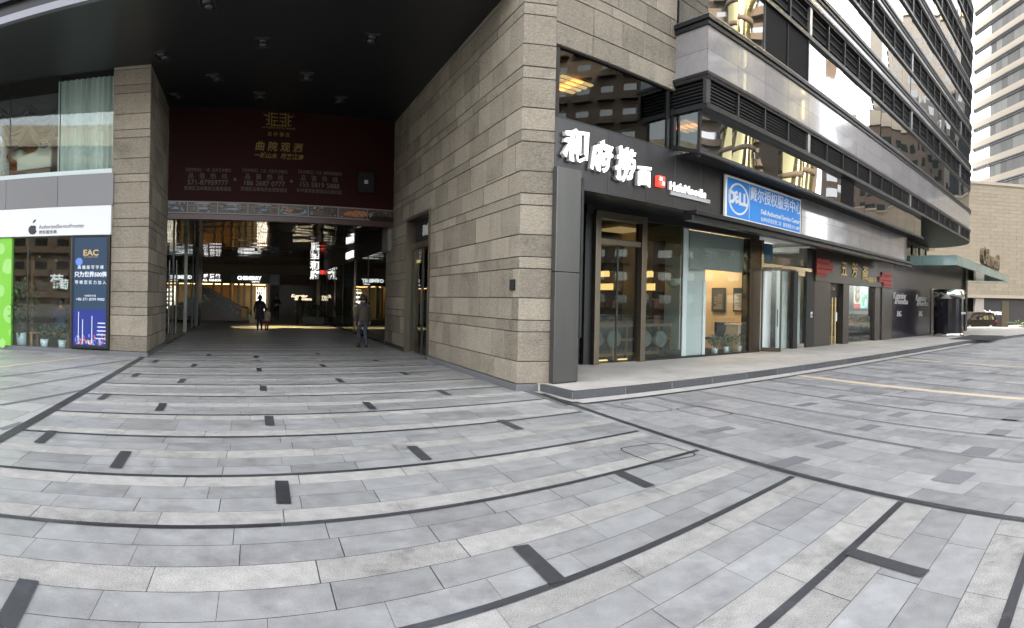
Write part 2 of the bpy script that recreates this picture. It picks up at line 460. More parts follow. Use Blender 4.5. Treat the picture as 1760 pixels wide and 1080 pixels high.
# ---------------------------------------------------------------- the plan of the place
A0 = gnd(888, 672)                      # left end of the chamfered pillar face
A1 = gnd(945, 671.5)
P0 = Pl(A1, 0.59)                       # front of the corner building above the shop fronts
T = 0.88                                # how far the office floors step out from it
S = Pl((1.84, 13.98), 0.53)             # the shop fronts, set back
PAX = V((-0.426, 0.905))                # direction of the passage
PW = Pl(A0, to=(A0.x + PAX.x, A0.y + PAX.y), flip=True)
cc = gnd(252, 614)
bl, br = V((-10.37, 15.39)), V((-3.84, 19.37))
LW = Pl(cc, to=gnd(344, 559))                      # left wall of the passage; normal points into it
LF = Pl(cc, 0.37)                       # left shop front
BN = Pl(bl, to=br)
BN_W = (br - bl).length
SOF = 7.45
PLAT = 0.13

# ---------------------------------------------------------------- ground
def clip(poly, a, b, keep_left=True):
    """keep the part of a 2-D polygon on one side of the line a-b"""
    d = V((b[0] - a[0], b[1] - a[1])); n = V((-d.y, d.x)) * (1 if keep_left else -1)
    f = lambda p: (p[0] - a[0]) * n.x + (p[1] - a[1]) * n.y
    out = []
    for i, p in enumerate(poly):
        q = poly[(i + 1) % len(poly)]
        fp, fq = f(p), f(q)
        if fp >= 0: out.append(p)
        if fp * fq < 0:
            k = fp / (fp - fq)
            out.append((p[0] + (q[0] - p[0]) * k, p[1] + (q[1] - p[1]) * k))
    return out

SL0, SL1, LOW = 33.0, 52.0, -0.45
def slope(p):
    t = (V((p[0], p[1])) - P0.O).dot(P0.u)
    return LOW * min(1, max(0, (t - SL0) / (SL1 - SL0)))
g = MB()
for t0, t1 in ((-260, SL0), (SL0, SL1), (SL1, 330)):
    q = [P0.pt(t0, -280), P0.pt(t1, -280), P0.pt(t1, 280), P0.pt(t0, 280)]
    g.face([(p.x, p.y, slope(p) - 0.012) for p in q], 0 if t0 < 0 else 1)
struct(g.build('ground', [M['joint'], M['asphalt']]))

GL = (gnd(240, 617.5), gnd(0, 756))     # left border line of the passage paving
DL = (gnd(905, 675), gnd(1760, 897.5))  # its right border line
XL = [((1325, 1067), (1557, 856)), ((715, 1080), (1372, 815)), ((60, 893.4), (1150, 788)), ((40, 805.8), (1060, 748.5)),
      ((60, 741.2), (960, 713.5)), ((110, 707), (905, 689)), ((150, 677.2), (840, 666.5)), ((190, 659), (790, 652.5)),
      ((215, 643), (745, 638.5))]
XW = [(gnd(*a), gnd(*b)) for a, b in XL]
def xpoint(line, border):
    (a, b), (c, d) = line, border
    r, s_ = V((b.x - a.x, b.y - a.y)), V((d.x - c.x, d.y - c.y))
    k = ((c.x - a.x) * s_.y - (c.y - a.y) * s_.x) / (r.x * s_.y - r.y * s_.x)
    return V((a.x + r.x * k, a.y + r.y * k, 0))
ends = [(xpoint(l, GL), xpoint(l, DL)) for l in XW]
# more lines towards the viewer's feet and on into the passage
e0, e1 = ends[0], ends[1]
ends.insert(0, (e0[0] + (e0[0] - e1[0]), e0[1] + (e0[1] - e1[1])))
ends.insert(0, (ends[0][0] + (e0[0] - e1[0]), ends[0][1] + (e0[1] - e1[1])))
ldir = (ends[-1][0] - ends[-2][0]).normalized(); rdir = (ends[-1][1] - ends[-2][1]).normalized()
k = 0
while len(ends) < 28:
    st = 1.2 if k % 2 == 0 else 1.45
    ends.append((ends[-1][0] + ldir * st, ends[-1][1] + rdir * st)); k += 1

def lerp(a, b, k): return a + (b - a) * k
stripes = MB()
def strip(a, b, w, z=0.0, mi=0, mb=None):
    a, b = V((a[0], a[1], 0)), V((b[0], b[1], 0)); d = (b - a).normalized(); n = V((-d.y, d.x, 0)) * w / 2
    L_ = (b - a).length; m_ = max(1, int(L_ / 1.2))
    for i in range(m_):
        p, q = lerp(a, b, i / m_), lerp(a, b, (i + 1) / m_) - d * 0.004
        (mb or stripes).face([(p - n) + V((0, 0, z)), (q - n) + V((0, 0, z)), (q + n) + V((0, 0, z)), (p + n) + V((0, 0, z))], mi, random.random())

rng = random.Random(3)
pv = MB()
for bi in range(len(ends) - 1):
    (la, ra), (lb, rb) = ends[bi], ends[bi + 1]          # bi nearer, bi+1 farther
    depth = ((lb + rb) / 2 - (la + ra) / 2).length
    wide = depth > 1.33
    rows = [0, 0, 1, 0, 0] if wide else [1, 0, 0, 1]
    n_ = len(rows); width = (ra - la).length
    prev = None
    for ri, kind in enumerate(rows):
        k0, k1 = ri / n_ + 0.0018, (ri + 1) / n_ - 0.0018
        ln = rng.uniform(0.62, 0.70) if kind == 0 else rng.uniform(0.85, 1.0)
        pair = kind == 0 and ri > 0 and rows[ri - 1] == 0 and rng.random() < 0.75
        x = prev if pair else -rng.random() * ln
        prev = x
        i = 0
        while x < width:
            s0, s1 = max(x, 0) / width, min(x + ln - rng.choice((.003, .005, .007)), width) / width
            if s1 > s0:
                q = [lerp(lerp(la, ra, s0), lerp(lb, rb, s0), k0), lerp(lerp(la, ra, s1), lerp(lb, rb, s1), k0),
                     lerp(lerp(la, ra, s1), lerp(lb, rb, s1), k1), lerp(lerp(la, ra, s0), lerp(lb, rb, s0), k1)]
                pv.face(q, kind, rng.betavariate(2, 2))
            x += ln; i += 1
    strip(la, ra, 0.062, 0.004)
struct(pv.build('passage_pavement', [M['grey_tile'], M['light_tile']], recalc=False))
strip(ends[0][0], ends[-1][0], 0.14, 0.008)
strip(ends[0][1], P0.pt(-0.35, 0.25), 0.085, 0.008)
DASH = [((217, 777), (198, 806)), ((462, 716), (464.5, 732.5)), ((707, 768), (734, 792)), ((484, 828), (488, 868)), ((894, 940), (961, 1004)),
        ((50, 999), (6, 1082)), ((1063, 813), (1118, 838)), ((1461, 950), (1592, 989)), ((92, 741.5), (66, 762.5)), ((281, 694), (273, 707)),
        ((187, 677.5), (172, 687.5)), ((628, 692), (642, 704.5)), ((753, 671), (772, 680)), ((860, 723), (894, 739)), ((452, 664), (453, 672.5)),
        ((580, 651.5), (589, 658.5)), ((316, 652), (309, 659)), ((239, 642), (229, 648)), ((690, 640), (700, 645)), ((445, 634), (446, 639)),
        ((552, 627), (558, 631)), ((336, 626), (331, 631)), ((270, 619), (264, 624)), ((643, 619), (649, 622)), ((440, 612), (440, 616)), ((360, 609), (357, 613)), ((545, 607), (548, 610))]
for a, b in DASH:
    strip(gnd(*a), gnd(*b), 0.115, 0.008)

# the plaza to the right of the border line
kA, kB = gnd(984, 674, PLAT), gnd(1657, 587, PLAT)
KB = Pl(kA, to=kB)                      # the kerb line; outward normal towards the plaza
KL = KB.t(1657, 587) + 0.2
lineA = KB.pt(0, 0.42); lineB = KB.pt(60, 0.42)
pz = MB()
dd = V((DL[1].x - DL[0].x, DL[1].y - DL[0].y)).normalized(); dn = V((dd.y, -dd.x))
if dn.dot(KB.u) < 0: dn = -dn
PZ_END = SL0 - 3
rw = 0.0; ri = 0
zone = [(-60, -60), (90, -60), (90, 90), (-60, 90)]
def side_right(p):
    return (V((p[0], p[1])) - V((DL[0].x, DL[0].y))).dot(dn)
while rw < 34:
    w_ = rng.choice([0.36, 0.42, 0.42, 0.5]) if rw < 16 else rng.choice([0.5, 0.6])
    ln = rng.uniform(0.75, 0.95)
    x = -40 - rng.random()
    while x < 26:
        p = [V((DL[0].x, DL[0].y)) + dd * xx + dn * yy for xx, yy in ((x, rw + 0.002), (x + ln - 0.005, rw + 0.002), (x + ln - 0.005, rw + w_ - 0.002), (x, rw + w_ - 0.002))]
        x += ln
        c_ = (p[0] + p[2]) / 2
        if c_.length > 42 or c_.y < -6: continue
        q = clip([(a.x, a.y) for a in p], KB.pt(0, 0.42), KB.pt(1, 0.42), False)
        q = clip(q, P0.pt(PZ_END, 0), P0.pt(PZ_END, 1), False) if len(q) > 2 else q
        if len(q) > 2:
            pz.face([(a[0], a[1], 0.0) for a in q], 0, rng.betavariate(1.6, 1.6))
    rw += w_; ri += 1
struct(pz.build('plaza_pavement', [M['plaza_tile']], recalc=True))
PS = [((1120, 682), (1320, 722)), ((1320, 722), (1760, 795)), ((1197, 672), (1760, 754)), ((1270, 661), (1760, 725)), ((1316, 653), (1760, 704)),
      ((1425, 639), (1760, 678)), ((1475, 631), (1760, 662)), ((1520, 623), (1760, 648)), ((1555, 614), (1760, 637)), ((1590, 607), (1760, 622)), ((1030, 693), (1100, 707))]
for a, b in PS:
    strip(gnd(*a), gnd(*b), 0.085, 0.004, 1)
strip(gnd(1368, 645), gnd(1762, 686.5), 0.24, 0.004, 2)
strip(gnd(1537, 616), gnd(1762, 632), 0.2, 0.004, 2)
for px, py, w_, l_ in ((1355, 795, .22, .5), (1640, 820, .3, .42), (1428, 765, .2, .4), (1493, 735.5, .2, .4), (1545, 713, .2, .4), (1590, 695, .2, .4), (1684, 776, .32, .4), (1717, 744, .25, .4),
                   (1740, 720, .25, .4), (1387, 696, .2, .45), (1440, 682, .2, .45), (1233, 740, .18, .55), (1760, 697, .25, .4), (1660, 654, .2, .5), (1545, 640, .2, .5), (1710, 641, .25, .5)):
    p = gnd(px, py); cdir = V((dn.x, dn.y, 0))
    strip(p - cdir * l_ / 2, p + cdir * l_ / 2, w_, 0.004, 1)
# inspection covers cut into the slabs
def cover(cx, cy, w_, l_, mb):
    p = gnd(cx, cy); a, b = V((dd.x, dd.y, 0)), V((dn.x, dn.y, 0))
    pts = []
    for k in range(28):
        th = 2 * math.pi * k / 28
        ex = lambda c: math.copysign(abs(c) ** 0.35, c)
        pts.append(p + a * ex(math.cos(th)) * l_ + b * ex(math.sin(th)) * w_)
    for i in range(28):
        q, r = pts[i], pts[(i + 1) % 28]
        o = ((q + r) / 2 - p).normalized() * 0.007
        mb.face([q - o + V((0, 0, .006)), r - o + V((0, 0, .006)), r + o + V((0, 0, .006)), q + o + V((0, 0, .006))], 3)
for c in ((1110, 700, .22, .45), (1210, 708, .25, .42), (1130, 778, .3, .35), (1510, 672, .3, .5), (1400, 644, .4, .5)):
    cover(*c, stripes)
# beige border and dark line along the kerb
strip(KB.pt(-0.05, 0.2), KB.pt(KL + 0.3, 0.2), 0.36, 0.004, 4)
strip(KB.pt(-0.1, 0.42), KB.pt(KL + 0.42, 0.42), 0.085, 0.010, 0)
strip(KB.pt(-0.03, 0.2), KB.pt(-0.03, -1.0), 0.2, 0.006, 4)
struct(stripes.build('pavement_stripes', [M['dark_tile'], M['plaza_line'], M['yellow_line'], M['void'], M['border']], recalc=False))

# paving in front of the left shop
lp = MB(); rw = -0.3
while rw < 14:
    w_ = rng.choice([0.45, 0.6, 0.6]); ln = rng.uniform(0.8, 1.1); x = -22 - rng.random()
    while x < 6:
        p = [LF.pt(xx, yy) for xx, yy in ((x, rw + .003), (x + ln - .007, rw + .003), (x + ln - .007, rw + w_ - .004), (x, rw + w_ - .004))]
        x += ln
        q = clip([(a.x, a.y) for a in p], ends[0][0], ends[-1][0], True)
        q = clip(q, LW.pt(0, 0), LW.pt(1, 0), True) if len(q) > 2 else q
        if len(q) > 2: lp.face([(a[0], a[1], 0) for a in q], 0 if int(rw * 7) % 5 else 1, rng.betavariate(2, 2))
    rw += w_
for a, b, m_ in (((0, 670), (175, 641), 2), ((0, 697), (143, 671), 2), ((0, 739), (38, 727), 2), ((0, 648), (225, 619), 2), ((0, 631), (165, 611.5), 3)):
    strip(gnd(*a), gnd(*b), 0.10, 0.004, m_, lp)
struct(lp.build('left_pavement', [M['left_tile'], M['light_tile'], M['plaza_line'], M['yellow_line']], recalc=False))

# courtyard floor beyond the passage
# raised platform before the shops
pf = MB()
corner = V((kA.x, kA.y)); back = V((-KB.n.x, -KB.n.y))
poly = [KB.pt(0, 0), KB.pt(KL, 0), P0.pt(PZ_END + 14, 6.9), P0.pt(PZ_END + 14, -12), S.pt(30, -6), S.pt(-1.6, -6), KB.pt(0, -1.02)]
pf.prism([(p.x, p.y) for p in poly], -0.2, PLAT, 0)
struct(pf.build('platform', M['slab']))
kb = MB()
def kerbrun(pl, t0, t1, d, w_=0.09, h=PLAT):
    x = t0
    while x < t1 - 0.01:
        e = min(x + 1.15, t1)
        kb.box(pl, x, e - 0.005, d - w_, d + 0.004, -0.02, h + 0.004, 0, rng.random()); x = e
kerbrun(KB, 0, KL, 0)
KR = Pl(KB.pt(KL, 0.0), to=P0.pt(PZ_END + 14, 6.9))
kerbrun(KR, 0, 14, 0)
KS = Pl(KB.pt(0, -1.0), to=KB.pt(0, 0)); kerbrun(KS, 0.0, 1.0, 0)
struct(kb.build('kerb', M['kerb'], bevel=0.006))

# ---------------------------------------------------------------- stone walls
ROWS = [0.40, 0.53, 0.21]
def stone_wall(mb, pl, t0, t1, z0, z1, holes=(), d=0.0, th=0.035, one=False, seed=1, lens=(0.55, 1.05)):
    r_ = random.Random(seed); z = z0; i = 0
    cuts = sorted({zz for h in holes for zz in h[2:]})
    while z < z1 - 0.02:
        top = min(z + ROWS[i % 3], z1); i += 1
        pieces = [z] + [c for c in cuts if z + 0.03 < c < top - 0.03] + [top]
        xs = [t0]
        if not one:
            x = t0 + r_.uniform(0.2, lens[1])
            while x < t1 - 0.2:
                xs.append(x); x += r_.uniform(*lens)
        xs.append(t1)
        for a, b in zip(pieces, pieces[1:]):
            for x0, x1 in zip(xs, xs[1:]):
                seg = [(x0, x1)]
                for h in holes:
                    if h[2] < b - 0.01 and h[3] > a + 0.01:
                        seg = [s_ for p, q in seg for s_ in ((p, min(q, h[0])), (max(p, h[1]), q)) if s_[1] - s_[0] > 0.02]
                for p, q in seg:
                    dz = r_.uniform(-0.004, 0.004)
                    mb.box(pl, p + 0.003, q - 0.003, d + dz, d - th, a + (0.011 if a == z else 0), b - (0.004 if b == top else 0), 0, r_.betavariate(2, 2))
        z = top

shop = thing('commercial_building', 'beige stone corner building with black sign band and recessed glass shop fronts', 'building', (A1.x, A1.y, 0))
# passage wall, chamfered pillar and the strip of stone over the corner window
tp = lambda px, py=560: PW.t(px, py)
dt0, dt1 = tp(737), tp(697)             # side door
tEnd = tp(661, 595)
tWin = 3.30
dz1 = PW.z(720, 368)
CH = Pl(A0, to=A1)
chL = (A1 - A0).length
sw = MB()
stone_wall(sw, PW, 0, tEnd, 0.12, SOF + 0.6, holes=[(dt0, dt1, 0, dz1)], seed=4)
stone_wall(sw, CH, 0, chL, 0.12, 12.5, one=True, seed=5)
stone_wall(sw, P0, 0.0, tWin, 6.28, 12.5, seed=6)
o = sw.build('stone_cladding', M['stone'], shop, bevel=0.008)
bk = MB()
bk.box(PW, 0.02, dt0, -0.022, -0.3, 0, SOF + 0.6)
bk.box(PW, dt1, tEnd, -0.022, -0.3, 0, SOF + 0.6)
bk.box(PW, dt0, dt1, -0.022, -0.3, dz1, SOF + 0.6)
bk.box(CH, 0, chL, -0.022, -0.3, 0, 12.5)
bk.box(P0, 0.0, tWin, -0.022, -0.3, 6.27, 12.5)
bk.box(P0, -0.02, 0.12, -0.05, -0.3, 0, 6.27)
bk.build('wall_backing', M['stone_joint'], shop)
pb = MB()
x = 0
while x < dt0:
    e = min(x + 1.3, dt0); pb.box(PW, x, e - .004, 0.035, -0.03, -0.05, 0.12, 0, rng.random()); x = e
pb.box(CH, -0.02, chL + 0.0, 0.035, -0.03, -0.05, 0.12)
pb.build('plinth', M['plinth'], shop, bevel=0.006)
# small dark plate on the passage wall
mb = MB(); t_, z_ = PW.tz(882, 490)
mb.box(PW, t_ - .1, t_ + .1, 0, .03, z_ - .1, z_ + .1)
mb.box(PW, t_ - .09, t_ + .09, .03, .033, z_ - .09, z_ + .09, 1)
tag(mb.build('wall_plate', [M['black_metal'], M['void']]), 'small square dark metal plate fixed to the stone wall by the pillar corner', 'wall plate')

# corner window above the sign band
ZB0, ZB1, ZW1 = 3.72, 4.95, 6.28
tDell = P0.t(1377, 400)
tB = P0.t(1558, 440)
tL = P0.t(1205, 268)
tL = TS0 = 3.30
mb = MB(); mb.box(P0, 0.0, tL, -0.10, -0.085, ZB1, ZW1 - .01)
mb.build('corner_window', M['dark_glass'], shop)
mb = MB()
for px in (1152,):
    t_ = P0.t(px, 200); mb.box(P0, t_ - .03, t_ + .03, -.1, -.05, ZB1 + .05, ZW1)
mb.box(P0, 0, tL, -.12, -.04, ZB1, ZB1 + .05)
mb.box(P0, tL - .0, tL + .05, .63, .70, 4.75, 5.8); mb.box(P0, tL - .02, tL + .02, -.10, -.02, ZB1, 5.9)
mb.build('window_mullion', M['black_metal'], shop)
# office behind the corner window
mb = MB()
mb.box(P0, 1.4, 12, -5.0, -5.1, ZB1 - .2, ZW1 + .2); OW = Pl(P0.pt(.2, -.3), to=P0.pt(1.5, -5.0)); mb.box(OW, 0, 4.9, 0, .05, ZB1 - .2, ZW1 + .2)
q = [P0.pt(.2, -.3), P0.pt(12, -.3), P0.pt(12, -5), P0.pt(1.5, -5)]; q = [(p.x, p.y) for p in q]; mb.prism(q, ZB1 - .3, ZB1 - .2); mb.prism(q, ZW1, ZW1 + .1)
mb.build('office_room', M['dark_wall'], shop)
for (px, py, ln_) in ((993, 110, .5), (975, 135, .35)):
    d_ = 0
    mbl = MB(); t_ = P0.t(px, py, -1.2)
    for k in range(4):
        mbl.box(P0, t_ - .28, t_ + .28, -1.0 - k * .2, -1.1 - k * .2, ZW1 - .06, ZW1 - .03)
    tag(mbl.build('ceiling_light', M['warm_lamp']), 'lit warm louvred ceiling light behind the corner window' if px > 980 else 'smaller lit ceiling light at the left edge of the corner window', 'ceiling light')
mbl = MB(); t_ = P0.t(1062, 215, -3.2); mbl.box(P0, t_ - .5, t_ + .5, -3.2, -3.35, ZB1 + .45, ZB1 + .5)
tag(mbl.build('light_tube', M['cool_lamp']), 'lit white tube light low behind the corner window above the sign letters', 'light')

# sign band
mb = MB()
bx = [0.0] + [P0.t(px, 300) for px in (1045, 1110, 1160, 1205)] + [tDell]
for a, b in zip(bx, bx[1:]):
    mb.box(P0, a + .004, b - .004, 0, -.3, ZB0, ZB1, 0, rng.random())
mb.build('sign_band', M['sign_band'], shop, bevel=0.006)
mb = MB(); BAY = 1.143
x = tDell
bays = []
while x < tB - 0.1:
    e = min(x + BAY, tB); bays.append((x, e)); zm = (ZB0 + ZB1) / 2
    for za, zb in ((ZB0, zm), (zm, ZB1)):
        mb.box(P0, x + .004, e - .004, 0, -.3, za + .004, zb - .004, 0, rng.random())
    x = e
mb.box(P0, tB - .3, tB, 0.0, -3.2, ZB0, ZB1)
mb.build('stone_panel', M['panel_grey'], shop)
mb = MB(); mb.box(P0, 0.02, tB - .02, -.02, -.28, ZB0 + .02, ZB1 - .02); mb.build('panel_backing', M['void'], shop)
tL2 = P0.t(1180, 375)
mb = MB()
LG = P0.z(1250, 289, .74) + .11
prof_ = [(-.02, LG + .21), (.72, LG), (.76, LG), (.76, LG + .05), (.74, LG + .055), (.74, LG + .10), (.68, LG + .10), (-.02, LG + .30)]
vs_ = [P0.pt(t, d, z) for t in (tL - .03, tB + .2) for d, z in prof_]; n8 = len(prof_)
mb.mesh(vs_, [tuple(range(n8)), tuple(range(n8, 2 * n8))] + [(i, (i + 1) % n8, n8 + (i + 1) % n8, n8 + i) for i in range(n8)])
mb.box(P0, tL2, tB + .3, .30, -.1, ZB0 - .10, ZB0); mb.box(P0, tL2, tB + .3, .18, -.1, ZB0 - .22, ZB0 - .10)
mb.build('ledge', M['ledge'], shop, bevel=0.008)
# soffit over the platform
mb = MB()
q = [P0.pt(0.1, -.05), P0.pt(tB + .2, -.05), S.pt(S.t(1556, 470), -.3), S.pt(-1.5, -.3)]
mb.prism([(p.x, p.y) for p in q], 3.93, 3.98)
mb.build('soffit', M['black_metal'], shop)

# upper strip of glass in the same plane, between the ledge and the office floors
def glass_bays(mb, pl, bays, d, z0, z1, seed, skip=(), tilt=0.006):
    r_ = random.Random(seed)
    for i, (a, b) in enumerate(bays):
        if i in skip: continue
        k1, k2 = r_.uniform(-tilt, tilt), r_.uniform(-tilt, tilt)
        w_, h_ = (b - a), (z1 - z0)
        mb.face([pl.pt(a + .006, d - k1 * w_ - k2 * h_, z0), pl.pt(b - .006, d + k1 * w_ - k2 * h_, z0), pl.pt(b - .006, d + k1 * w_ + k2 * h_, z1), pl.pt(a + .006, d - k1 * w_ + k2 * h_, z1)])
def vents(mb, pl, t0, t1, d, z0, z1, step=0.075):
    z = z0
    while z < z1 - 0.02:
        mb.hexa([pl.pt(t0, d - .05, z), pl.pt(t1, d - .05, z), pl.pt(t1, d, z + .02), pl.pt(t0, d, z + .02),
                 pl.pt(t0, d - .05, z + .012), pl.pt(t1, d - .05, z + .012), pl.pt(t1, d, z + .032), pl.pt(t0, d, z + .032)])
        z += step
mb = MB(); mb.face([P0.pt(tL + .02, -.08, LG + .08), P0.pt(tL + .02, 0.64, LG + .08), P0.pt(tL + .02, 0.64, 5.8), P0.pt(tL + .02, -.08, 5.8)]); mb.build('strip_window', M['tower_glass'], shop, recalc=False)
bl2 = []; x = tL + .06
while x < tB - .1:
    e = min(x + BAY, tB - .05); bl2.append((x, e)); x = e
tv0, tv1 = P0.t(1446, 330, .69), P0.t(1467, 335, .69)
bl2 = [b for b in bl2 if b[1] < tv0 or b[0] > tv1] 
edge0 = max([b[1] for b in bl2 if b[1] < tv0 + .01]); edge1 = min([b[0] for b in bl2 if b[0] > tv1 - .01])
bl2 += [(edge0, tv0)] * (tv0 - edge0 > .1) + [(tv1, edge1)] * (edge1 - tv1 > .1)
for half in ([b for b in bl2 if b[1] < tv0 + .01], [b for b in bl2 if b[0] > tv1 - .01]):
    mb = MB(); glass_bays(mb, P0, half, .69, LG + .08, 5.8, 11); mb.build('strip_window', M['tower_glass'], shop, recalc=False)
mb = MB(); vents(mb, P0, tv0 + .03, tv1 - .03, .71, LG + .10, 5.8, .06); mb.build('louvre_vent', M['slat'], shop)
mb = MB(); mb.box(P0, tL + .06, tB - .02, .57, -.3, LG + .08, 5.74); mb.box(P0, tv0, tv0 + .03, .71, .58, LG + .08, 5.8); mb.box(P0, tv1 - .03, tv1, .71, .58, LG + .08, 5.8)
mb.box(P0, tB - .05, tB, .68, -3.2, LG + .08, 5.8)
mb.build('strip_backing', M['void'], shop)

# ---------------------------------------------------------------- office floors stepping out above
tower = thing('office_tower', 'dark office block with banded ledges and mirror glass strips rounding its far end', 'building', (P0.pt(tWin).x, P0.pt(tWin).y, 5.7))
TS, TE, RAD = tWin - .02, 28.43 + 1.0, 4.0
def path(off):
    """plan outline of the office floors at an offset from their face (list of points)"""
    p = [P0.pt(TS - off, -0.15), P0.pt(TS - off, T + off)]
    nb = int((TE - TS) / BAY)
    p += [P0.pt(TS + BAY * i, T + off) for i in range(1, nb + 1)]
    te = TS + BAY * nb
    for k in range(1, 13):
        th = math.pi / 2 * k / 12
        p.append(P0.pt(te + (RAD + off) * math.sin(th), T - RAD + (RAD + off) * math.cos(th)))
    p.append(P0.pt(te + RAD + off, T - RAD - 14))
    return p
def band(mb, z0, z1, o0, o1, mi=0):
    """a solid ring between two offsets"""
    a, b = path(o0), path(o1)
    for i in range(len(a) - 1):
        p, q, r, s_ = a[i], a[i + 1], b[i + 1], b[i]
        vs = [(p.x, p.y, z0), (q.x, q.y, z0), (r.x, r.y, z0), (s_.x, s_.y, z0), (p.x, p.y, z1), (q.x, q.y, z1), (r.x, r.y, z1), (s_.x, s_.y, z1)]
        fs = [(0, 1, 2, 3), (4, 5, 6, 7), (0, 1, 5, 4), (3, 2, 6, 7)]
        if i == 0: fs.append((0, 3, 7, 4))
        if i == len(a) - 2: fs.append((1, 2, 6, 5))
        mb.mesh(vs, fs, mi)
def facets(off, i0=0):
    a = path(off); return list(zip(a[i0:], a[i0 + 1:]))
lv = [(5.75, 6.36, 7.48, 7.70, 8.97)]
z = 8.97; hts = (.88, .36, .22, .98)
while z < 25:
    lv.append((z, z + hts[0], z + hts[0] + hts[1], z + sum(hts[:3]), z + sum(hts))); z += sum(hts)
for fi, (za, zb, zc, zd, ze) in enumerate(lv):
    # louvre zone (set back, with slats), ledges, stone panel, glass
    mb = MB(); band(mb, za + .1, zb, -.16, -.14); mb.build('louvre_recess', M['void'], tower)
    mb = MB(); a = path(-.02); b = path(-.09)
    ns = 6 if fi == 0 else 3
    for k in range(ns):
        zz = za + .12 + (zb - za - .16) * (k + .4) / ns
        for i in range(len(a) - 1):
            p, q, r, s_ = a[i], a[i + 1], b[i + 1], b[i]
            mb.mesh([(p.x, p.y, zz + .03), (q.x, q.y, zz + .03), (r.x, r.y, zz), (s_.x, s_.y, zz), (p.x, p.y, zz + .045), (q.x, q.y, zz + .045), (r.x, r.y, zz + .015), (s_.x, s_.y, zz + .015)],
                    [(0, 1, 2, 3), (4, 5, 6, 7), (0, 1, 5, 4), (3, 2, 6, 7)])
    pp = path(-.015)
    for i, p in enumerate(pp[1:-1]):
        big = (i % 4 == 0)
        mb.abox((p.x, p.y, za + .08), .14 if big else .05, .09, zb - za - .08, P0.u.angle_signed(V((1, 0))), 1 if (big and fi in (0, 1, 2) and i % 8 == 4) else 0)
    mb.build('louvre', [M['post'] if fi else M['slat'], M['edge_highlight_post']], tower)
    mb = MB(); band(mb, za, za + .11, -.25, .03)
    band(mb, zb, zb + .06, -.25, .05); band(mb, zb + .06, zb + .13, -.25, .09)
    band(mb, zd - .20, zd - .12, -.3, .05); band(mb, zd - .10, zd, -.3, .09)
    band(mb, zd - .12, zd - .10, -.3, .02)
    band(mb, zb + .045, zb + .062, -.1, .056, 1); band(mb, zd - .012, zd + .004, -.2, .094, 1)  # thin bright strips imitate sky highlights along the ledge edges
    mb.build('ledge', [M['ledge'], M['edge_highlight_post']], tower)
    mb = MB(); z0_, z1_ = zb + .13, zd - .20
    rows_ = [(z0_, (z0_ + z1_) / 2), ((z0_ + z1_) / 2, z1_)] if fi == 0 else [(z0_, z1_)]
    for p, q in facets(0.0):
        e = (q - p).normalized() * .004
        nn = V((e.y, -e.x, 0)).normalized() * .05
        for u0, u1 in rows_:
            p1, q1 = p + e, q - e
            mb.mesh([(p1.x, p1.y, u0 + .003), (q1.x, q1.y, u0 + .003), (q1.x, q1.y, u1 - .003), (p1.x, p1.y, u1 - .003)], [(0, 1, 2, 3)], 0, rng.random())
    mb.build('stone_panel', M['panel_grey'], tower, recalc=False)
    mb = MB(); band(mb, zb + .1, zd - .15, -.06, -.04); mb.build('panel_backing', M['void'], tower)
    mb = MB(); r_ = random.Random(40 + fi)
    vent_bays = (3, 4) if fi == 0 else ()
    fc = facets(-.05)
    for i, (p, q) in enumerate(fc):
        if i in vent_bays: continue
        e = (q - p).normalized(); nn = V((e.y, -e.x, 0)); w_, h_ = (q - p).length, ze - zd
        k1, k2 = (r_.uniform(-.006, .006), r_.uniform(-.007, .007)) if i > 1 else (0, 0)
        p0, q0 = p + e * .006 + nn * (-k1 * w_), q - e * .006 + nn * (k1 * w_)
        mb.face([p0 - nn * k2 * h_ + V((0, 0, zd)), q0 - nn * k2 * h_ + V((0, 0, zd)), q0 + nn * k2 * h_ + V((0, 0, ze + .02)), p0 + nn * k2 * h_ + V((0, 0, ze + .02))])
        if i + 1 in vent_bays: mb.build('window_strip', M['tower_glass'], tower, recalc=False); mb = MB()
    mb.build('window_strip', M['tower_glass'], tower, recalc=False)
    mb = MB(); band(mb, zd, ze, -.30, -.20)
    if fi == 0:
        for i in vent_bays:
            p, q = fc[i]; e = (q - p).normalized(); nn = V((e.y, -e.x, 0))
            for w in (p, q):
                mb.hexa([w + nn * .02 - e * .03 + V((0, 0, zd)), w + nn * .02 + e * .03 + V((0, 0, zd)), w - nn * .1 + e * .03 + V((0, 0, zd)), w - nn * .1 - e * .03 + V((0, 0, zd)),
                         w + nn * .02 - e * .03 + V((0, 0, ze)), w + nn * .02 + e * .03 + V((0, 0, ze)), w - nn * .1 + e * .03 + V((0, 0, ze)), w - nn * .1 - e * .03 + V((0, 0, ze))], 1)
    mb.build('window_backing', [M['void'], M['slat']], tower)
    if fi == 0:
        mb = MB()
        for i in vent_bays:
            p, q = fc[i]; e = (q - p).normalized(); nn = V((e.y, -e.x, 0)); zz = zd + .02
            while zz < ze:
                p1, q1 = p + e * .04, q - e * .04
                mb.hexa([p1 + V((0, 0, zz + .03)), q1 + V((0, 0, zz + .03)), q1 - nn * .06 + V((0, 0, zz)), p1 - nn * .06 + V((0, 0, zz)),
                         p1 + V((0, 0, zz + .042)), q1 + V((0, 0, zz + .042)), q1 - nn * .06 + V((0, 0, zz + .012)), p1 - nn * .06 + V((0, 0, zz + .012))])
                zz += .062
        mb.build('louvre_vent', M['slat'], tower)
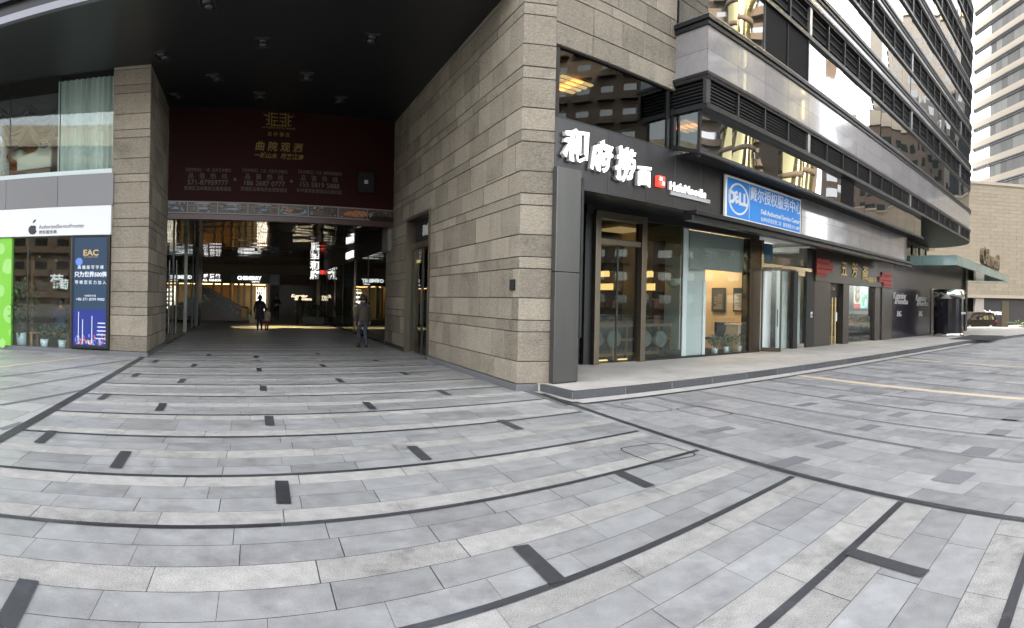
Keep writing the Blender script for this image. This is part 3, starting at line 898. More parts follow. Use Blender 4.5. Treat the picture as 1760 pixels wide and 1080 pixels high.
# underside of the office floors and the solid block behind them
mb = MB(); pp = path(-.02)
poly = [(p.x, p.y) for p in pp] + [(P0.pt(TS, -15).x, P0.pt(TS, -15).y)]
mb.prism(poly, 5.745, 5.80); mb.build('soffit', M['black_metal'], tower)
mb = MB(); pp = path(-.45); poly = [(p.x, p.y) for p in pp] + [(P0.pt(TS + .3, -17).x, P0.pt(TS + .3, -17).y)]
mb.prism(poly, 5.8, 62); mb.build('core', M['void'], tower)

# set-back first floor beyond the end of the sign band
mb = MB(); D_ = -2.6
xs = [tB + .0 + i * 1.5 for i in range(9)]
glass_bays(mb, P0, list(zip(xs, xs[1:]))[:8], D_, 4.3, 5.7, 21)
mb.build('strip_window', M['dark_glass'], shop, recalc=False)
mb = MB()
for x in xs: mb.box(P0, x - .05, x + .05, D_ - .05, D_ + .06, 4.0, 5.72)
mb.box(P0, tB, tB + 12.6, D_ - .05, D_ + .08, 3.4, 4.3); mb.box(P0, tB, tB + 12.6, D_ - .05, D_ + .08, 5.5, 5.72)
mb.box(P0, tB, tB + 12.4, D_ - 1.2, D_ - 1.3, 3.4, 5.72)
mb.build('window_frame', M['black_metal'], shop)
mb = MB(); r_ = random.Random(2)
for px in range(11):
    a = tB + .5 + px * 1.0 + r_.uniform(0, .4)
    if px % 3 != 2:
        for k in range(5):
            mb.box(P0, a + k * .11, a + k * .11 + .115, D_ - .35 - .03 * (k % 2), D_ - .39 - .03 * (k % 2), 4.3, 5.6, 0, r_.random())
        mb.build('curtain', M['curtain'], shop); mb = MB()

# ---------------------------------------------------------------- left building, soffit and upper block
left = thing('shop_building', 'stone pier building at the left with glazed phone repair shop and curtained upper window', 'building', (cc.x, cc.y, 0))
tA = LF.t(190, 480)
LZ = [LF.z(188, y) for y in (404, 353, 298, 290, 131)]; LZ[4] = SOF - .02       # sign foot, sign head, panel head, glass foot, glass head
f0, f1 = gnd(0, 41, SOF), gnd(147, 0, SOF)
FF = Pl(f1, to=f1 + (f1 - f0))
FL = FF.t(888, 300)
mb = MB()
stone_wall(mb, LF, tA, 0, 0.12, SOF, one=True, seed=15)
stone_wall(mb, LW, 0, 3.5, 0.12, SOF, seed=16)
mb.build('stone_cladding', M['stone'], left, bevel=0.008)
mb = MB(); mb.box(LF, tA + .01, -.02, -.022, -.1, 0, SOF); mb.box(LW, .08, 3.5, -.022, -.12, 0, SOF)
mb.build('wall_backing', M['stone_joint'], left)
mb = MB(); mb.box(LF, tA - .03, .03, .03, -.06, -.05, .12); mb.box(LW, .0, 3.5, .03, -.06, -.05, .12); mb.box(LF, -14, tA - .03, -.02, -.3, -.05, .12)
mb.build('plinth', M['plinth'], left, bevel=.006)
# grey panels between the sign and the upper window
mb = MB(); x = tA + .06
while x > -13:
    mb.box(LF, x - 1.55, x - .006, .06, -.2, LZ[1], LZ[2], 0, rng.random()); x -= 1.556
mb.build('grey_panel', M['panel_grey'] if False else pbr('grey_metal_panel', (0.16, 0.16, 0.165), 0.4, 0.2, tone=.06, big=(.05, .5)), left, bevel=.005)
# upper window
mb = MB(); x = tA; r_ = random.Random(5)
while x > -13:
    mb.box(LF, x - 1.5, x - .015, -.06, -.075, LZ[2] + .1, LZ[4]); x -= 1.5
mb.build('upper_window', M['shop_glass'], left)
mb = MB(); mb.box(LF, -13, tA, .02, -.12, LZ[2], LZ[2] + .12)
mb.build('window_sill', pbr('pale_sill', (.45, .52, .52), .4), left)
mb = MB(); x = tA - 1.5
while x > -13:
    mb.box(LF, x - .012, x + .004, -.05, -.09, LZ[2] + .12, LZ[4]); x -= 1.5
    mb.build('window_mullion', M['black_metal'], left); mb = MB()
def room(pl, t0, t1, d0, d1, z0, z1, parent, mw, mf, name='room_wall', mc=None):
    mb = MB(); w = .08
    mb.box(pl, t0, t1, d1, d1 - w, z0, z1); mb.box(pl, t0 - w, t0, d0, d1, z0, z1); mb.box(pl, t1, t1 + w, d0, d1, z0, z1)
    mb.box(pl, t0, t1, d0, d1, z1, z1 + w, 1)
    mb.build(name, [mw, mc or mw], parent)
    mb = MB(); mb.box(pl, t0, t1, d0, d1, z0 - w, z0); mb.build('room_floor', mf, parent)
room(LF, -13, tA, -.12, -5, LZ[2] + .02, SOF, left, M['dark_wall'], M['dark_wood'])
room(LF, -13, tA, -.1, -5, .1, LZ[1] - .05, left, pbr('brown_shop_wall', (.13, .10, .065), .6), M['interior_floor'])
# curtains, draped pelmet, chaise and lamp table behind the upper window
def sheer(mb, pl, t0, t1, d, z0, z1, amp=.05, wl=.16):
    n = int((t1 - t0) / (wl / 8)); prev = None
    for i in range(n + 1):
        t = t0 + (t1 - t0) * i / n
        q = d + amp * math.sin(2 * math.pi * t / wl) * (0.7 + .3 * math.sin(t * 3.1)) + .02 * math.sin(t * 37)
        if prev: mb.face([pl.pt(prev[0], prev[1], z0), pl.pt(t, q, z0), pl.pt(t, q, z1), pl.pt(prev[0], prev[1], z1)], 0, .5 + .5 * math.sin(t * 11.0), True)
        prev = (t, q)
mb = MB(); sheer(mb, LF, LF.t(88, 200), tA - .05, -.45, LZ[2] + .15, LZ[4] - .02)
tag(mb.build('sheer_curtain', M['curtain'], recalc=False), 'pale green sheer curtain hanging in folds behind the upper left window', 'curtain')
mb = MB()
zt, zb_ = LZ[4] - .45, LZ[4] - 2.0
x = LF.t(86, 200)
while x > -9:
    for k in range(7):
        pts = [LF.pt(x - .9 * i / 10, -.6 + .03 * (k % 2), zt - .1 - k * .10 - (.25 + .05 * k) * math.sin(math.pi * i / 10)) for i in range(11)]
        mb.tube(pts, .065, 6, 0, rng.random())
    x -= .9
mb.box(LF, -9, LF.t(86, 200), -.66, -.7, zt - 1.0, zt + .2)
mb.box(LF, -9, LF.t(86, 200), -.62, -.64, zt - .02, zt + .04)
tag(mb.build('draped_pelmet', M['drape']), 'dark grey swagged pelmet across the top of the upper left window', 'pelmet')
ch = thing('chaise_longue', 'cream chaise longue with a raised end behind the upper left window', 'chaise longue', LF.pt(LF.t(60, 260), -1.1, LZ[2]))
ta, tb_ = LF.t(28, 270, -1.0), LF.t(88, 270, -1.0)
mb = MB(); h0 = LZ[2] + .45
mb.plate(LF, [(ta, h0), (tb_, h0 + .05), (tb_, h0 + 1.05), (ta + (tb_ - ta) * .8, h0 + .95), (ta + (tb_ - ta) * .55, h0 + .55), (ta, h0 + .42)], -1.0, -1.7)
mb.build('seat', M['fabric_white'], ch, bevel=.06)
mb = MB(); mb.lathe(LF.pt(ta, -1.0, h0 + .5), [(0, 0), (.17, .02), (.19, .35), (.17, .68), (0, .7)], 14, axis=(-LF.n.x, -LF.n.y, 0)); mb.build('bolster', M['fabric_white'], ch)
mb = MB(); mb.box(LF, ta - .1, tb_, -.95, -1.75, h0 - .12, h0); mb.box(LF, ta, ta + .08, -1.0, -1.1, h0 - .45, h0 - .12); mb.box(LF, tb_ - .08, tb_, -1.0, -1.1, h0 - .45, h0 - .12)
mb.build('frame', M['dark_wood'], ch)
ar = thing('armchair', 'orange wing armchair at the far left of the upper window', 'armchair', LF.pt(LF.t(18, 270), -2.2, LZ[2]))
mb = MB(); a, b = LF.t(-6, 270, -2.0), LF.t(52, 270, -2.0)
mb.box(LF, a, b, -2.0, -2.9, LZ[2] + .3, LZ[2] + .75); mb.build('seat', M['orange'], ar, bevel=.05)
mb = MB(); mb.box(LF, a, b, -2.7, -3.0, LZ[2] + .75, LZ[2] + 1.6); mb.build('backrest', M['orange'], ar, bevel=.08)
mb = MB(); t_ = LF.t(4, 270, -.8)
mb.lathe(LF.pt(t_, -.8, LZ[2] + .12), [(.02, 0), (.22, .02), (.24, .5), (.12, .75), (.20, 1.0), (.24, 1.35), (.10, 1.6), (.12, 1.7), (0, 1.7)], 16)
tag(mb.build('vase', pbr('patterned_vase', (.4, .42, .38), .4, big=(.6, 14))), 'tall grey patterned vase at the left edge of the upper window', 'vase')

# sign over the shop
sg = thing('shop_sign', 'long white fascia sign with fruit emblem and black lettering above the left shop', 'sign', LF.pt(-3, 0, LZ[0]))
mb = MB(); mb.box(LF, -12, tA + .02, .10, -.15, LZ[0], LZ[1] - .01); mb.build('sign_board', M['white'], sg, bevel=.01)
t_, z_ = LF.tz(56, 394, .11)
def blob(c, rx, rz, n=20, a0=0): return [(c[0] + rx * math.cos(a0 + 2 * math.pi * i / n), c[1] + rz * math.sin(a0 + 2 * math.pi * i / n)) for i in range(n)]
ap = []
for i in range(40):                      # a bitten-fruit outline
    th = 2 * math.pi * i / 40
    rr = .125 * (1 + .06 * math.cos(2 * th) - .10 * math.exp(-((th - math.pi / 2) / .30) ** 2) - .05 * math.exp(-((th - 3 * math.pi / 2) / .22) ** 2))
    p = (rr * .95 * math.cos(th), rr * 1.08 * math.sin(th))
    bx_, bz_ = .175, .03
    dist = math.hypot(p[0] - bx_, p[1] - bz_)
    if dist < .085: p = (bx_ + (p[0] - bx_) / dist * -.085 * -1 if p[0] > bx_ else bx_ - .085 * abs((p[0] - bx_) / dist), bz_ + (p[1] - bz_) / dist * .085)
    ap.append((t_ + p[0], z_ - .02 + p[1]))
mb = MB(); mb.plate(LF, ap, .102, .112)
lf = [(t_ + .0 + .095 * math.sin(k / 8 * math.pi / 2) if k < 9 else 0, 0) for k in range(9)]
leafp = [(t_ + .005 + .085 * s_ + o_, z_ + .155 + .11 * s_) for s_, o_ in ((0, 0), (.3, -.028), (.7, -.028), (1, 0), (.75, .028), (.3, .028))]
mb.plate(LF, leafp, .102, .112); mb.build('emblem', M['print_black'], sg)
mb = MB(); pwrite(mb, LF, 'AuthorizedServiceProvider', LF.t(67, 390, .1), .102, LF.z(100, 389.5, .1), .148, align='LEFT', sx=.80)
pwrite(mb, LF, '授权服务商', LF.t(67, 398, .1), .102, LF.z(80, 399.5, .1), .105, align='LEFT', fat=.001); mb.build('lettering', M['print_black'], sg)
# ground floor glass, lime panel, poster case
ZS = .12
mb = MB(); tg0 = LF.t(20, 500); tg1 = LF.t(122, 500); tgm = LF.t(45, 500)
mb.box(LF, tg0, tgm - .006, -.08, -.095, ZS, LZ[0]); mb.box(LF, tgm + .006, tg1, -.08, -.095, ZS, LZ[0])
mb.build('shop_window', M['shop_glass'], left)
mb = MB(); mb.box(LF, tgm - .01, tgm + .01, -.06, -.12, ZS, LZ[0]); mb.box(LF, tg1 - .03, tg1 + .03, -.02, -.14, ZS, LZ[0])
mb.build('window_mullion', M['steel'], left)
gp = thing('lime_panel', 'bright lime green panel with pale dots at the left edge of the photo', 'panel', LF.pt(-4, 0, ZS))
mb = MB(); mb.box(LF, -12, tg0, .02, -.1, ZS, LZ[0] - .01); mb.build('board', M['green'], gp)
mb = MB()
for px, py, r in ((2, 428, .16), (14, 458, .22), (9, 462, .12), (1, 500, .17), (16, 540, .25), (19, 572, .1), (4, 590, .14)):
    a, b = LF.tz(px, py, .02); pts = [(min(q[0], tg0 - .004), q[1]) for q in blob((a, b), r * .75, r)]
    mb.plate(LF, pts, .022, .024 + .002 * r)
mb.build('printed_dots', M['green_dot'], gp)
ps = thing('poster_case', 'tall dark blue poster in a black frame against the left stone pier', 'poster', LF.pt(tg1 + .5, 0, ZS))
p0_, p1_ = LF.t(123, 500, .06), LF.t(188, 500, .06)
pz0, pz1 = LF.z(155, 599, .06), LF.z(155, 404, .06)
zm = pz0 + (pz1 - pz0) * .34
mb = MB(); mb.box(LF, p0_ + .05, p1_ - .07, .06, 0, zm, pz1 - .05, 0); mb.box(LF, p0_ + .05, p1_ - .07, .06, 0, pz0 + .06, zm, 1)
mb.build('poster_print', [M['navy'], M['indigo']], ps)
mb = MB(); mb.box(LF, p0_, p0_ + .05, .09, -.02, pz0, pz1); mb.box(LF, p1_ - .08, p1_, .09, -.02, pz0, pz1); mb.box(LF, p0_ + .05, p1_ - .08, .09, -.02, pz0, pz0 + .07); mb.box(LF, p0_ + .05, p1_ - .08, .09, -.02, pz1 - .05, pz1)
mb.build('frame', M['black_metal'], ps, bevel=.006)
mb = MB(); tc_ = LF.t(156, 440, .06)
pw_ = lambda s_, py, sz, **k: pwrite(mb, LF, s_, tc_, .062, LF.z(156, py, .06), sz, **k)
pw_('EAC', 435, .21, fat=.006, sx=1.1); pw_('EURO AMERICA CENTER', 442, .035)
mb.build('gold_lettering', M['gold'], ps)
mb = MB()
pw_('高 端 级 写 字 楼', 460, .105, fat=.001, sx=.93); pw_('只为世界500强', 472.5, .15, fat=.004, sx=.93); pw_('等 候 您 实 力 加 入', 486, .108, fat=.001, sx=.93)
pw_('VIP租赁专线', 509, .06); pw_('+86 571 8799 9900', 515, .105, sx=.95)
mb.build('white_lettering', M['banner_white'] if False else pbr('poster_white', (.62, .66, .70), .5), ps)
mb = MB(); r_ = random.Random(8)
for i in range(60):
    a = r_.uniform(p0_ + .06, p1_ - .1); h = r_.uniform(.02, .1); w = r_.uniform(.008, .05)
    zz = pz0 + .08 + abs(r_.gauss(0, .12))
    mb.box(LF, a, min(a + w, p1_ - .085), .061, .063, zz, zz + h, r_.randrange(4))
for px in (134, 157, 141): 
    a = LF.t(px, 580, .06); mb.box(LF, a, a + .02, .061, .064, pz0 + .1, pz0 + .75 + .1 * (px % 3), 0)
for k in range(5):
    a = LF.t(174, 580, .06); mb.box(LF, a - .14 + .01 * k, a + .14 - .01 * k, .061, .064, pz0 + .25 + .1 * k, pz0 + .28 + .1 * k, 0)
mb.build('printed_skyline', [pbr('print_pale', (.5, .55, .7), .5), pbr('print_red', (.5, .08, .06), .5), pbr('print_orange', (.55, .25, .08), .5), pbr('print_blue', (.1, .2, .7), .5)], ps)
mb = MB(); mb.plate(LF, blob(LF.tz(136, 450, .06), .10, .10), .061, .064); mb.build('printed_moon', pbr('print_moon', (.1, .2, .55), .5), ps)

# inside the repair shop: bench, wall panel, plants, seated figure is in the people section
bn = thing('bench', 'orange wooden bench table behind the left shop window', 'bench', LF.pt(LF.t(85, 580, -.5), -.6, .1))
b0, b1 = LF.t(50, 575, -.45), LF.t(119, 575, -.45); bz = LF.z(85, 572, -.45)
mb = MB(); mb.box(LF, b0, b1, -.45, -.95, bz - .05, bz); mb.build('seat', M['wood'], bn, bevel=.008)
for a in (b0 + .02, b1 - .08):
    for d_ in (-.48, -.86):
        mb = MB(); mb.box(LF, a, a + .06, d_, d_ - .06, .1, bz - .05); mb.build('leg', M['wood'], bn)
mb = MB(); mb.box(LF, LF.t(58, 500, -2.6), LF.t(121, 500, -2.6), -2.6, -2.7, .1, LF.z(90, 440, -2.6)); mb.box(LF, LF.t(54, 500, -2.6), LF.t(58, 500, -2.6), -2.55, -2.7, .1, LF.z(90, 440, -2.6), 1)
mb.build('partition', [pbr('dark_brown_panel', (.07, .055, .04), .4), M['wood']], left)
mb = MB(); 
pwrite(mb, LF, '葡', LF.t(98, 490, -.12), -.10, LF.z(100, 486, -.12), .42, fat=.004); pwrite(mb, LF, '萄', LF.t(110, 490, -.12), -.10, LF.z(108, 490, -.12), .30, fat=.004)
for px in (68, 97):
    mb.lathe(LF.pt(LF.t(px, 445, -1.6), -1.6, LF.z(px, 443 + (px > 90) * 7, -1.6)), [(0, 0), (.03, .01), (.03, .05), (0, .06)], 10)
mb.build('window_decal', pbr('decal_white', (.6, .62, .6), .6), left)

def foliage(mb, c, rx, rz, n, size, seed, mi=0, shape='ball'):
    r_ = random.Random(seed); c = V(c)
    for i in range(n):
        while True:
            p = V((r_.uniform(-1, 1), r_.uniform(-1, 1), r_.uniform(-1, 1)))
            if .35 < p.length < 1: break
        pos = c + V((p.x * rx, p.y * rx, p.z * rz))
        d = (V((p.x, p.y, p.z * .4 + .25)) + V((r_.uniform(-.6, .6), r_.uniform(-.6, .6), r_.uniform(-.5, .5)))).normalized()
        s_ = d.cross(V((0, 0, 1))).normalized(); w = size * r_.uniform(.6, 1.2); up = s_.cross(d)
        mb.face([pos, pos + d * w * .5 + s_ * w * .28 + up * w * .06, pos + d * w, pos + d * w * .5 - s_ * w * .28 + up * w * .06], mi, r_.random())
def potted(px, py, d, pl, z0, pr, ph, rx, rz, n, size, label, seed, group=None):
    p = pl.hit(px, py, d); p.z = z0
    t = thing('potted_plant', label, 'potted plant', p, group)
    mb = MB(); mb.lathe(p, [(0, 0), (pr * .75, 0), (pr, ph), (pr * .86, ph), (pr * .8, ph * .85), (0, ph * .85)], 16); mb.build('pot', M['pot'], t)
    mb = MB(); r_ = random.Random(seed)
    for k in range(7):
        th = k * .9; e = p + V((math.cos(th) * rx * .6, math.sin(th) * rx * .6, ph + rz * (1.1 + .5 * r_.random())))
        mb.tube([p + V((0, 0, ph * .8)), (p + e) / 2 + V((0, 0, ph * .5)), e], [.012, .009, .004], 5)
    mb.build('stem', M['stem'], t)
    mb = MB(); foliage(mb, p + V((0, 0, ph + rz)), rx, rz, n, size, seed); mb.build('leaves', M['leaf'], t, recalc=False)
potted(37, 590, -.45, LF, .1, .17, .36, .48, .72, 420, .17, 'large leafy plant in a pale pot behind the left shop window by the lime panel', 31)
potted(76, 592, -.30, LF, .1, .12, .22, .26, .20, 160, .11, 'small bushy plant in a pale pot under the bench, nearer the lime panel', 32)
potted(107, 593, -.30, LF, .1, .12, .22, .28, .20, 160, .11, 'small bushy plant in a pale pot under the bench, next to the blue poster', 33)

# black soffit of the covered forecourt, with the block above it
up = thing('upper_block', 'dark upper storeys over the covered passage with a pale metal edge strip', 'building', (f1.x, f1.y, SOF))
mb = MB(); q = [FF.pt(-22, -.06), FF.pt(FL + .3, -.06), PW.pt(.4, -.02), PW.pt(15, -.02), LW.pt(9, -.5), LF.pt(-22, -3)]
mb.prism([(p.x, p.y) for p in q], SOF, SOF + .05); mb.build('soffit', M['soffit'], up)
mb = MB()
for a, b in (((67, 28), (130, 78)), ((205, 18), (245, 108)), ((318, 55), (332, 140))):
    p, q = gnd(a[0], a[1], SOF), gnd(b[0], b[1], SOF); d = (q - p).normalized(); n = V((-d.y, d.x, 0)) * .012
    mb.face([p - n - V((0, 0, .004)), q - n - V((0, 0, .004)), q + n - V((0, 0, .004)), p + n - V((0, 0, .004))])
mb.build('soffit_seam', M['ledge'], up, recalc=False)
mb = MB(); mb.box(FF, -40, FL + .2, .03, -.1, SOF - .03, SOF + .12); mb.build('edge_strip', pbr('pale_metal_strip', (.16, .16, .18), .35, .4), up)
mb = MB(); mb.box(FF, -40, FL + .2, -.1, -.3, SOF + .12, SOF + .42); mb.box(FF, -40, FL + .2, .04, -.3, SOF + .42, SOF + .5); mb.build('shadow_gap', M['black_metal'], up)
mb = MB(); mb.box(FF, -40, FL, .0, -.3, SOF + .5, SOF + 1.9); mb.build('glass_fascia', pbr('violet_glass', (.14, .12, .24), .08, spec=.9, ior=1.8), up)
mb = MB(); q = [FF.pt(-30, -.35), FF.pt(FL - .2, -.35), PW.pt(21, -.3), LW.pt(16, -.3), LF.pt(-30, -16)]
mb.prism([(p.x, p.y) for p in q], SOF + .06, 62)
q = [A0 + V((.4, .6, 0)), P0.pt(.5, -.4), P0.pt(TS + .25, -.4), P0.pt(TS + .25, -17), PW.pt(21, -.4)]
mb.prism([(p.x, p.y) for p in q], 6.5, 62)
mb.build('upper_storeys', M['void'], up)
mb = MB(); mb.box(P0, 5.0, 27, -9.5, -17, 0, 62); mb.build('rear_sun_block', M['void'], shop)  # unseen block added to keep sunlight out of the shop rooms

for i, (px, py, lb) in enumerate(((357, 8, 'double downlight recessed in the black soffit, at the very top of the photo'),
        (280, 97, 'double downlight in the black soffit, the one nearest the left stone pier'),
        (452, 75, 'double downlight in the black soffit, in the middle of the row nearest the viewer'),
        (638, 68, 'double downlight in the black soffit, the one nearest the big stone corner wall'),
        (370, 135, 'double downlight in the black soffit, left one of the middle pair'),
        (527, 133, 'double downlight in the black soffit, right one of the middle pair'),
        (302, 165, 'double downlight just above the maroon banner, at its left end'),
        (446, 165, 'double downlight just above the maroon banner, over its gold emblem'),
        (585, 173, 'double downlight just above the maroon banner, towards its right end'))):
    p = gnd(px, py, SOF - .03)
    if i == 0:
        dl = thing('downlight', lb, 'downlight', p, 'downlights in the black soffit')
        mb = MB()
        for a in (-.24, .24): mb.abox((p.x, p.y + a * 0, p.z - .01) if False else (p.x + a * 0, p.y + a, p.z - .012), .34, .05, .045)
        for a in (-.16, .16): mb.abox((p.x + a, p.y, p.z - .010), .03, .44, .04)
        mb.build('frame', pbr('downlight_frame', (.05, .05, .05), .4, .5), dl)
        for a in (-.11, .11):
            mb = MB(); mb.lathe((p.x, p.y + a, p.z - .01), [(0, 0), (.085, 0), (.095, .03), (0, .032)], 14); mb.build('lamp', pbr('downlight_lens', (.09, .09, .09), .3, .3), dl)
        dl.rotation_euler = (0, 0, .3)
    else:
        copy_thing(dl, p, .3 + (-.15 if px < 400 else .1), lb)

# ---------------------------------------------------------------- maroon banner over the passage
ban = thing('banner', 'huge maroon hanging banner with gold title and a strip of photos over the passage', 'banner', BN.pt(BN_W / 2, 0, 4))
ZN0 = 4.03
mb = MB(); mb.box(BN, 0, BN_W, 0, -.2, ZN0 + .12, SOF); mb.build('panel', M['banner'], ban)
mb = MB(); mb.box(BN, 0, BN_W, .05, -.2, ZN0 - .06, ZN0 + .1); mb.build('lower_bar', pbr('maroon_bar', (.045, .014, .013), .45), ban)
by = lambda py, px=480: BN.z(px, py, .01)
z0_, z1_ = BN.z(275, 372, .01) , BN.z(275, 346, .01)
z0_ = max(z0_, ZN0 + .14)
mb = MB(); mb.box(BN, 0, BN_W, .004, .012, z0_ - .02, z0_ + .015); mb.box(BN, 0, BN_W, .004, .012, z1_ - .015, z1_ + .02)
ph_ = [0] + [BN.t(px, 360) for px in (322, 374, 426, 479, 530, 581, 631)] + [BN_W]
for t_ in ph_[1:-1]: mb.box(BN, t_ - .015, t_ + .015, .004, .012, z0_, z1_)
mb.build('photo_border', pbr('banner_border', (.15, .145, .14), .5), ban)
r_ = random.Random(12)
pc = [pbr('photo_dark', (.012, .012, .013), .5, big=(.5, 3)), pbr('photo_green', (.035, .06, .045), .5, big=(.5, 4)), pbr('photo_pale', (.16, .17, .175), .5, big=(.4, 4)),
      pbr('photo_orange', (.30, .11, .02), .5, big=(.4, 5)), pbr('photo_brown', (.06, .03, .018), .5, big=(.5, 4)), pbr('photo_blue', (.09, .13, .19), .5)]
for i, (a, b) in enumerate(zip(ph_, ph_[1:])):
    mb = MB(); w = b - a; zc_ = (z0_ + z1_) / 2; hh = z1_ - z0_
    mb.box(BN, a + .016, b - .016, .002, .006, z0_ + .015, z1_ - .015, 0 if i in (0, 5) else (1 if i == 4 else 4))
    e = lambda cx, cz, rx, rz, m, dd_=.009: mb.plate(BN, blob((a + w * cx, z0_ + hh * cz), w * rx, hh * rz), .005, dd_, m)
    if i < 4:      # restaurant rooms: ceiling light, table, chairs, windows
        e(.5, .86, .28, .08, 2); e(.5, .42, .3, .10, 5 if i == 3 else 2); e(.5, .25, .2, .12, 0, .008)
        for cx in (.15, .3, .72, .86): mb.box(BN, a + w * cx - .05, a + w * cx + .05, .005, .010, z0_ + hh * .25, z0_ + hh * (.6 + .1 * r_.random()), r_.choice((4, 0, 1)))
        mb.box(BN, a + w * .05, a + w * .95, .005, .007, z0_ + hh * .66, z0_ + hh * .70, 2)
    elif i == 4: e(.5, .42, .44, .34, 2, .008); e(.5, .45, .36, .26, 4); e(.38, .5, .14, .14, 3, .011); e(.6, .42, .16, .12, 0, .011); e(.2, .78, .1, .1, 3)
    elif i == 5: e(.4, .4, .3, .25, 4); e(.7, .5, .2, .2, 0)
    elif i == 6: e(.68, .5, .2, .3, 3); e(.4, .4, .2, .28, 3, .010); e(.85, .5, .15, .26, 3, .011); e(.3, .18, .2, .1, 4, .012)
    else: e(.35, .5, .3, .25, 2, .008); e(.4, .55, .22, .2, 0); e(.75, .35, .2, .2, 0)
    for q_ in range(26):
        e(.1 + .8 * r_.random(), .12 + .76 * r_.random(), .015 + .04 * r_.random(), .03 + .07 * r_.random(), r_.choice((0, 1, 2, 4, 4, 5, 0) if i < 4 else (0, 1, 3, 4, 4, 0, 2)), .0125 + q_ * .0002)
    mb.build('photo_print', pc, ban)
mb = MB(); tc_, zc_ = BN.tz(479, 206, .01); s_ = .026
bar = lambda x0, x1, y0, y1: mb.box(BN, tc_ + x0 * s_, tc_ + x1 * s_, .002, .012, zc_ + y0 * s_, zc_ + y1 * s_)
for sg_ in (-1, 1):
    b_ = lambda x0, x1, y0, y1: bar(min(x0 * sg_, x1 * sg_), max(x0 * sg_, x1 * sg_), y0, y1)
    b_(1, 10, 6.5, 7.6); b_(1, 8, 2.2, 3.3); b_(1, 7, -2.0, -0.9); b_(.0, 8, -7.4, -6.3); b_(8, 9.2, -8, 8.5); b_(11.2, 12.4, -7, 8); b_(12, 15.5, -1.2, 0); b_(12, 15.5, -6.5, -5.4); b_(4.6, 5.6, -6, -1)
    mb.plate(BN, [(tc_ + sg_ * x * s_, zc_ + y * s_) for x, y in ((11, 3), (17, 4.2), (20, 8.5), (18, 6.2), (15.5, 5.2), (11, 4.4))][::sg_], .002, .012)
mb.build('emblem', M['banner_gold'], ban)
mb = MB(); B_ = lambda s__, px, py, sz, **k: pwrite(mb, BN, s__, BN.t(px, py, .01), .004, BN.z(px, py, .01), sz, **k)
B_('LONGJING ROYAL MANOR', 479, 220, .085, space=1.05); B_('· · · · ·', 479, 225, .07); B_('龙 井 御 庄', 479, 231.5, .15)
B_('曲 院 观 澜', 479, 253.5, .315, shear=.12, fat=.004); B_('一城山水  尽来江南', 479, 269, .185, shear=.2, fat=.003)
mb.build('gold_lettering', M['banner_gold'], ban)
mb = MB()
for px, l1, l3, l4, dy in ((357, '【龙井御庄】一店  龙井艺术餐饮', '571-87959777', '西湖区龙井路双龙度假酒店', 0), (454, '【龙井御庄】二店  灵隐艺术餐饮', '186 2687 0777', '西湖区古翠路欣金银泰酒店', 1.8), (549, '【龙井御庄】三店  曲院观澜餐饮', '155 5819 5888', '杭州康莱辰德酒店北楼四层', 5)):
    B_(l1, px, 292.5 + dy, .125, sx=.82); B_('品   鉴   热   线', px, 303 + dy, .19); B_(l3, px, 314 + dy, .22, fat=.002); B_(l4, px, 324.5 + dy, .14, sx=.88)
B_('❖', 404, 309, .12); B_('❖', 501, 312, .12)
mb.build('white_lettering', M['banner_white'], ban)
fl = thing('floodlight', 'small black box floodlight fixed on the right side of the maroon banner', 'floodlight', BN.hit(628, 313, .1))
t_, z_ = BN.tz(628, 314, .1)
mb = MB(); mb.box(BN, t_ - .27, t_ + .27, .02, .22, z_ - .33, z_ + .33); mb.build('housing', M['void'], fl, bevel=.03)
mb = MB(); mb.box(BN, t_ - .07, t_ + .05, .22, .226, z_ - .06, z_ + .06); mb.build('lamp', pbr('floodlight_lens', (.4, .42, .5), .3), fl)

# ---------------------------------------------------------------- inside the passage
tLe = LW.t(344, 559); tRe = PW.t(550, 560)
ps_ = thing('passage_interior', 'dark glazed walls and mirror black ceiling of the covered passage', 'passage', (0, 0, 0))
BW = Pl((gnd(450, 553) * 1.0).xy * (45.5 / 36.5) if False else V((math.sin((450 - CX) / F) * 45.5, math.cos((450 - CX) / F) * 45.5)), 0.42)
mb = MB(); r_ = random.Random(3)
eL, eR = BW.pt(BW.t(300, 500), .3), BW.pt(BW.t(600, 500), .3)
s0, s1 = BN.pt(-.3, -.2), BN.pt(BN_W + .3, -.2)
NN = 16
for i in range(NN):
    for j in range(7):
        c = [lerp(lerp(s0, s1, a), lerp(eL, eR, a), b) for a, b in ((j / 7, i / NN), ((j + 1) / 7, i / NN), ((j + 1) / 7, (i + 1) / NN), (j / 7, (i + 1) / NN))]
        cen = (c[0] + c[2]) / 2
        tilt = [r_.uniform(-.006, .006) for _ in range(4)]
        mb.face([(cen.x + (p.x - cen.x) * .992, cen.y + (p.y - cen.y) * .992, 4.0 + tl) for p, tl in zip(c, tilt)], 0, r_.random())
mb.build('mirror_ceiling', M['gloss_ceiling'], ps_, recalc=False)
mb = MB(); q = [s0 + V((-.5, -.3, 0)), s1 + V((.5, 0, 0)), eR + V((3, 0, 0)), eL + V((-3, 2, 0))]
mb.prism([(p.x, p.y) for p in q], 4.02, 4.3); mb.build('ceiling_slab', M['void'], ps_)
